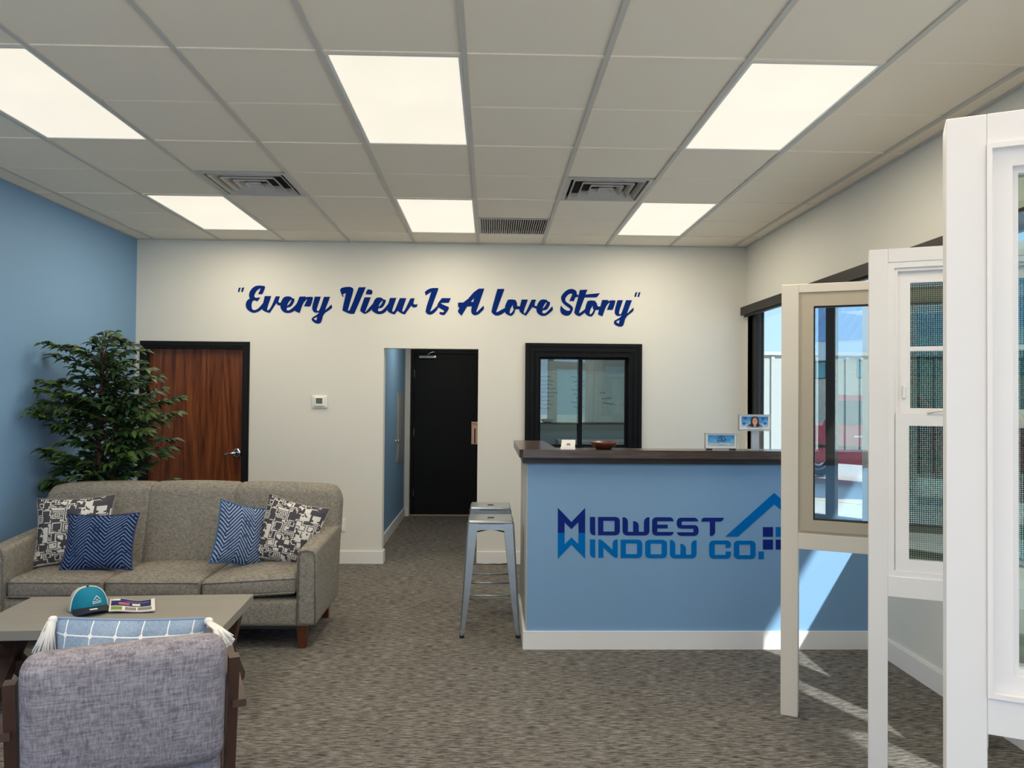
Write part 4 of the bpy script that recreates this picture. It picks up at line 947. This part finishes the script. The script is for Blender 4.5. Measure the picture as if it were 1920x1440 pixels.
TIPS = [(310,170),(430,200),(530,200),(390,270),(550,360),(800,90),(850,100),(740,130),(700,170),(920,150),(1000,180),(1090,235),(1060,310),(1120,360),(1190,420),(1210,515),(1360,580),(1320,690),(1240,750),(1130,800),(1290,890),(1290,950),(1220,1010),(1140,1080),(1360,1210),(1250,1230),(270,460),(260,520),(400,470),(220,660),(210,710),(290,620),(300,740),(380,790),(480,820),(270,970),(350,1000),(430,1050),(410,1130),(440,1100),(320,1200),(290,1240),(380,1270),(440,1310),(560,1080),(1050,1100),(1080,560),(620,230),(880,260),(960,300),(600,480),(560,560),(980,480),(930,640),(1050,700),(640,650),(560,700),(960,820),(1040,900),(620,820),(700,900),(880,950),(640,1000),(960,1000),(1000,1150),(560,1180),(700,1150),(860,420),(700,330),(800,560),(880,760),(780,250),(520,620),(450,560),(1020,600),(1120,640),(980,900),(1100,980),(860,880),(760,1000),(660,1120),(900,1100),(840,640)]
for _ in range(58):
    a_ = rnd.uniform(0, 6.283); r_ = math.sqrt(rnd.uniform(.02, .72)); TIPS.append((790+430*r_*math.cos(a_), 720+540*r_*math.sin(a_)))
def leaf_geo():
    g = G(); L, Wd = .066, .030; prof = [(0, .05), (.2, .72), (.42, 1), (.68, .72), (.86, .34), (1, .02)]; vs = []
    for f_, w_ in prof:
        for sd in (-1, 0, 1): vs.append((sd*Wd/2*w_, L*f_, .006*abs(sd)*w_-.014*f_*f_))
    fs = [(i*3+k, i*3+k+1, i*3+k+4, i*3+k+3) for i in range(5) for k in range(2)]
    return vs, fs
LV, LF = leaf_geo()
leaves = []
twigs = G()
for k, (cx, cy) in enumerate(TIPS):
    px_, py_ = cx/4, 600+cy/4
    d_ = ray(px_, py_)
    # choose a depth so that the tip stays clear of the blue wall
    Yd = rnd.uniform(5.72, 6.38)
    for _ in range(60):
        p = ony(px_, py_, Yd)
        if p.x > XL+.07: break
        Yd -= .02
    if py_ > 905 and Yd < 5.85: Yd = 5.85; p = ony(px_, py_, Yd)
    tip = Vector((p.x-PX, p.y-PY, p.z))
    stp = stems[k % 3 if tip.z < 1.5 else k % 2 if tip.z < 1.75 else 0]
    hz = max(.5, min(stp[-1][2], tip.z-.10-.35*math.hypot(tip.x, tip.y)*rnd.uniform(.2, .9)))
    base = Vector(min(stp, key=lambda q: abs(q[2]-hz)))
    mid = (base+tip)/2+Vector((0, 0, .05+rnd.uniform(0, .05)))
    br_ = []
    for q in range(9): f_ = q/8; br_.append(base*(1-f_)**2+mid*2*f_*(1-f_)+tip*f_*f_)
    twigs.tube(br_, [.006-.0045*q/8 for q in range(9)], 5)
    nl = max(9, int((tip-base).length/.0125))
    for q in range(nl):
        f_ = .22+.78*q/(nl-1); i = min(7, int(f_*8)); fr = f_*8-i; pos = br_[i]*(1-fr)+br_[i+1]*fr
        dirv = (br_[i+1]-br_[i]).normalized()
        side = dirv.cross(Vector((0, 0, 1)));
        if side.length < .05: side = Vector((1, 0, 0))
        side.normalize(); sg = 1 if q % 2 else -1
        dd = (dirv*rnd.uniform(.3, 1.0)+side*sg*rnd.uniform(.3, 1.0)+Vector((0, 0, rnd.uniform(-.55, .25)))).normalized()
        if q == nl-1: dd = (dirv+Vector((0, 0, -.2))).normalized()
        leaves.append((pos+dd*.008, dd, rnd.uniform(.9, 1.45)))
def leaf_mat(pos, dd, sc):
    up = Vector((rnd.uniform(-.5, .5), -.45+rnd.uniform(-.5, .4), 1)).normalized(); x = dd.cross(up); x.normalize(); z = x.cross(dd)
    m_ = Matrix((x, dd, z)).transposed().to_4x4(); m_.translation = pos; return m_ @ Matrix.Scale(sc, 4)
ok = []
for pos, dd, sc in leaves:
    tipx = pos.x+PX+dd.x*.075*sc
    if tipx < XL+.02: dd = Vector((abs(dd.x), dd.y, dd.z)); 
    if pos.x+PX < XL+.03: continue
    if pos.y+PY < 5.80 and pos.z < .96: continue
    ok.append((pos, dd, sc))
ok.sort(key=lambda q: q[0].y)
twigs.build('branches', 'trunk', pt, True)
me = bpy.data.meshes.new('leaf'); me.from_pydata(LV, [], LF); me.materials.append(MT['leafy']); me.shade_smooth()
for pos, dd, sc in ok[:300]:
    o = bpy.data.objects.new('leaf', me); C.objects.link(o); o.parent = pt; o.matrix_local = leaf_mat(pos, dd, sc)
g = G()
for pos, dd, sc in ok[300:]:
    m_ = leaf_mat(pos, dd, sc); g.add([m_ @ Vector(v) for v in LV], LF)
o = g.build('foliage', 'leafy', pt, True); o['kind'] = 'stuff'

# ------------------------------------------------------------------ display windows on stands
def stand(name, label, x, y, ang, H_, wd, post, dep, zr0, zr1, m_):
    t = thing(name, label, 'window display', (x, y, 0), ang)
    G().rbox((post/2, dep/2, H_/2), (post, dep, H_), .003, 1).build('post', m_, t)
    G().rbox((wd-post/2, dep/2, H_/2), (post, dep, H_), .003, 1).build('post', m_, t)
    G().rbox((wd/2, dep/2, H_-zr1/2), (wd-2*post, dep, zr1), .002, 1).build('top_rail', m_, t)
    G().rbox((wd/2, dep/2, zr0+.039), (wd-2*post, dep, .078), .002, 1).build('bottom_rail', m_, t)
    return t
def ring(g, x0, x1, z0, z1, w_, y0, y1):
    # mitred frame
    o_ = [(x0, z0), (x1, z0), (x1, z1), (x0, z1)]; i_ = [(x0+w_, z0+w_), (x1-w_, z0+w_), (x1-w_, z1-w_), (x0+w_, z1-w_)]
    for k in range(4):
        l = (k+1) % 4
        g.hexa([(o_[k][0], y0, o_[k][1]), (o_[l][0], y0, o_[l][1]), (i_[l][0], y0, i_[l][1]), (i_[k][0], y0, i_[k][1])],
               [(o_[k][0], y1, o_[k][1]), (o_[l][0], y1, o_[l][1]), (i_[l][0], y1, i_[l][1]), (i_[k][0], y1, i_[k][1])])
    return g
PA = R(-25)
# 1: tan casement
t = stand('tan_window_display', 'tan casement window on a cream stand beside the counter', 1.465, 3.90, PA, 2.159, .90, .082, .09, .836, .043, 'cream')
x0, x1, z0, z1 = .0815, .90-.0815, .9135, 2.1165
ring(G(), x0, x1, z0, z1, .014, .010, .085).build('frame', 'tan', t, recalc=True)
sa = ring(G(), x0+.014, x1-.014, z0+.014, z1-.014, .056, .002, .06).build('sash', 'tan', t, recalc=True)
ring(G(), x0+.066, x1-.066, z0+.066, z1-.066, .010, .010, .05).build('gasket', 'rubber', sa, recalc=True)
G().box(x0+.074, x1-.074, .024, .030, z0+.074, z1-.074).build('pane', 'glass_tan', sa)
# 2: white double-hung with screen
t = stand('white_window_display', 'white double-hung window with a grille bar on a white stand', 1.451, 2.96, PA, 2.159, 1.0, .067, .09, .838, .052, 'white_stand')
x0, x1, z0, z1 = .0665, 1.0-.0665, .9155, 2.1075
ring(G(), x0, x1, z0, z1, .022, .004, .085).build('frame', 'vinyl', t, recalc=True)
ring(G(), x0+.022, x1-.022, z0+.022, z1-.022, .012, .014, .085).build('frame_stop', 'vinyl', t, recalc=True)
up = ring(G(), x0+.034, x1-.034, 1.508, z1-.034, .044, .034, .058).build('upper_sash', 'vinyl', t, recalc=True)
G().box(x0+.074, x1-.074, .044, .048, 1.54, z1-.07).build('pane', 'glass_white', up); G().box(x0+.074, x1-.074, .036, .044, 1.769, 1.786).build('grille_bar', 'vinyl', up)
lo_ = ring(G(), x0+.026, x1-.026, z0+.020, 1.532, .046, .006, .034).build('lower_sash', 'vinyl', t, recalc=True)
G().box(x0+.068, x1-.068, .018, .022, z0+.06, 1.49).build('pane', 'glass_white', lo_)
G().rbox((.123, .030, 1.613), (.012, .012, .05), .004).build('tilt_latch', 'plastic', t, True)
G().tube([(.20, .006, 1.535), (.24, -.004, 1.545), (.30, -.004, 1.545), (.34, .006, 1.535)], .006, 6).build('lift_handle', 'vinyl', lo_, True)
G().add([(x0+.03, .072, z0+.03), (x1-.03, .072, z0+.03), (x1-.03, .072, z1-.03), (x0+.03, .072, z1-.03)], [(0, 1, 2, 3)]).build('insect_screen', 'insect', t)
# 3: big white frame nearest the viewer
t = stand('large_white_window_display', 'large white window display nearest the viewer at the picture edge', .977, 1.65, R(-27), 2.19, 1.05, .076, .10, .885, .066, 'white_stand')
x0, x1, z0, z1 = .0755, 1.05-.0755, .9625, 2.1245
ring(G(), x0, x1, z0, z1, .010, -.006, .09).build('frame', 'vinyl', t, recalc=True)
ring(G(), x0+.010, x1-.010, z0+.010, z1-.010, .038, .010, .09).build('frame_slope', 'vinyl', t, recalc=True)
sa = ring(G(), x0+.046, x1-.046, z0+.046, z1-.046, .014, .028, .07).build('sash', 'vinyl', t, recalc=True)
G().box(x0+.056, x1-.056, .044, .048, z0+.056, z1-.056).build('pane', 'glass_white', sa)

# ------------------------------------------------------------------ outdoors
struct(G().box(-60, 60, -60, YF-.12, -.3, -.12).box(XR+.12, 60, YF-.12, 60, -.3, -.12).build('ground', 'ground'), 'sunlit pale concrete parking area outside')
struct(G().box(-40, 40, -5.2, -5.08, -.12, -.116).box(-40, 40, -14.1, -13.95, -.12, -.116).build('ground_line', 'road_line'))
struct(G().box(XL-2, XR+.9, YF-.6, YF-.12, 3.05, 3.25).build('canopy_front', 'soffit'))
struct(G().box(XR+.12, XR+.12+.76, YF-.12, 12, 2.75, 2.95).build('canopy_right', 'soffit'), 'roof overhang outside the side window')
b = thing('stone_building', 'stone building with pale fascia across the parking area', 'building', (-12, -36, -.12))
G().box(-14, 14, -6, 0, 0, 3.95).build('wall', 'stone', b); G().box(-14.3, 14.3, -6.3, .5, 3.95, 5.0).build('fascia', 'fascia', b)
g = G().add([(-14.5, .6, 5.0), (14.5, .6, 5.0), (14.5, -6, 9.5), (-14.5, -6, 9.5), (-14.5, .6, 5.08), (14.5, .6, 5.08), (14.5, -6, 9.58), (-14.5, -6, 9.58)], [(0, 1, 2, 3), (7, 6, 5, 4), (0, 4, 5, 1), (1, 5, 6, 2), (2, 6, 7, 3), (3, 7, 4, 0)])
rf = g.build('roof', 'blue_roof', b, recalc=True)
for k in range(48):
    x = -14.2+k*.6; o = G().bar((x, .55, 5.1), (x, -6, 9.6), .05, .06).build('seam_rib', 'blue_roof', rf)
for k in range(9):
    x = -12.5+k*3.0; w_ = G().box(x-.9, x+.9, .0, .06, 2.9, 3.9).build('window', 'bronze', b)
    for q in range(3): G().box(x-.85+q*.58, x-.31+q*.58, .06, .08, 2.95, 3.85).build('pane', 'teal_glass', w_)
b = thing('white_shed', 'white ribbed metal building outside the side window', 'building', (16, 18, -.12))
G().box(-12, 14, 0, 6, 0, 2.72).build('wall', 'sun_white', b); G().box(-12.1, 14.1, -.1, 6.1, 2.72, 2.80).build('roof_edge', 'grey_panel', b)
me = None
for k in range(60):
    if me is None: o = G().box(-.04, .04, -.05, 0, 0, 2.7).build('rib', 'sun_white', b); me = o.data
    else: o = bpy.data.objects.new('rib', me); C.objects.link(o); o.parent = b
    o.location = (-11.9+k*.35, 0, 0)
# pickup truck, parked side-on in front of the shop
tk = thing('pickup_truck', 'red pickup truck parked outside the shop', 'truck', (-3.2, -8.3, -.12))
prof = [(-2.7, .45), (2.75, .45), (2.85, .75), (2.75, 1.05), (1.45, 1.18), (.85, 1.76), (-.55, 1.80), (-.80, 1.18), (-2.65, 1.16), (-2.75, .8)]
def side(x, z): return (x, .0, z)
g = G(); hw_ = .95; n = len(prof)
vs = [(x, s*(hw_-(.14 if z > 1.4 else 0)), z) for s in (-1, 1) for x, z in prof]
fs = [tuple(range(n-1, -1, -1)), tuple(range(n, 2*n))]+[(i, (i+1) % n, (i+1) % n+n, i+n) for i in range(n)]
bd = g.add(vs, fs).build('body', 'red', tk, recalc=True)
for s in (-1, 1):
    for (xa, xb) in ((.12, .80), (-.52, .04)):
        G().hexa([(xa, s*.955, 1.22), (xb+(.42 if xb > .5 else 0), s*.955, 1.22), (xb+.02, s*.83, 1.68), (xa, s*.83, 1.68)], [(xa, s*.965, 1.22), (xb+(.42 if xb > .5 else 0), s*.965, 1.22), (xb+.02, s*.84, 1.68), (xa, s*.84, 1.68)]).build('side_window', 'dark_glass', tk, recalc=True)
    for x in (1.75, -1.75):
        wv = G().lathe([(0, -.11), (.30, -.11), (.37, -.08), (.38, 0), (.37, .08), (.30, .11), (0, .11)], 26).build('wheel', 'tyre', tk, True, (x, s*.86, .38), (R(90), 0, 0))
        G().lathe([(0, -.125), (.10, -.12), (.21, -.10), (.22, -.115), (.24, -.112)], 22).lathe([(.24, .112), (.22, .115), (.21, .10), (.10, .12), (0, .125)], 22).build('hub_cap', 'chrome', wv, True)
    G().box(-.15, .05, s*.95-.012, s*.95+.012, .98, 1.01).build('door_handle', 'chrome', tk)
    G().rbox((1.15, s*1.05, 1.22), (.10, .20, .16), .03).build('mirror', 'red', tk, True)
    G().box(-2.3, 2.4, s*.955-.012, s*.955+.012, .74, .80).build('side_trim', 'bronze', tk)
G().rbox((2.85, 0, .55), (.18, 1.85, .22), .05).build('bumper', 'chrome', tk, True); G().rbox((-2.8, 0, .55), (.14, 1.85, .18), .04).build('bumper', 'chrome', tk, True)
for s in (-1, 1): G().rbox((2.78, s*.72, .88), (.12, .36, .18), .03).build('headlight', 'plastic', tk, True)
G().hexa([(1.43, -.78, 1.20), (1.43, .78, 1.20), (.88, .70, 1.74), (.88, -.70, 1.74)], [(1.455, -.78, 1.21), (1.455, .78, 1.21), (.905, .70, 1.75), (.905, -.70, 1.75)]).build('windscreen', 'dark_glass', tk, recalc=True)
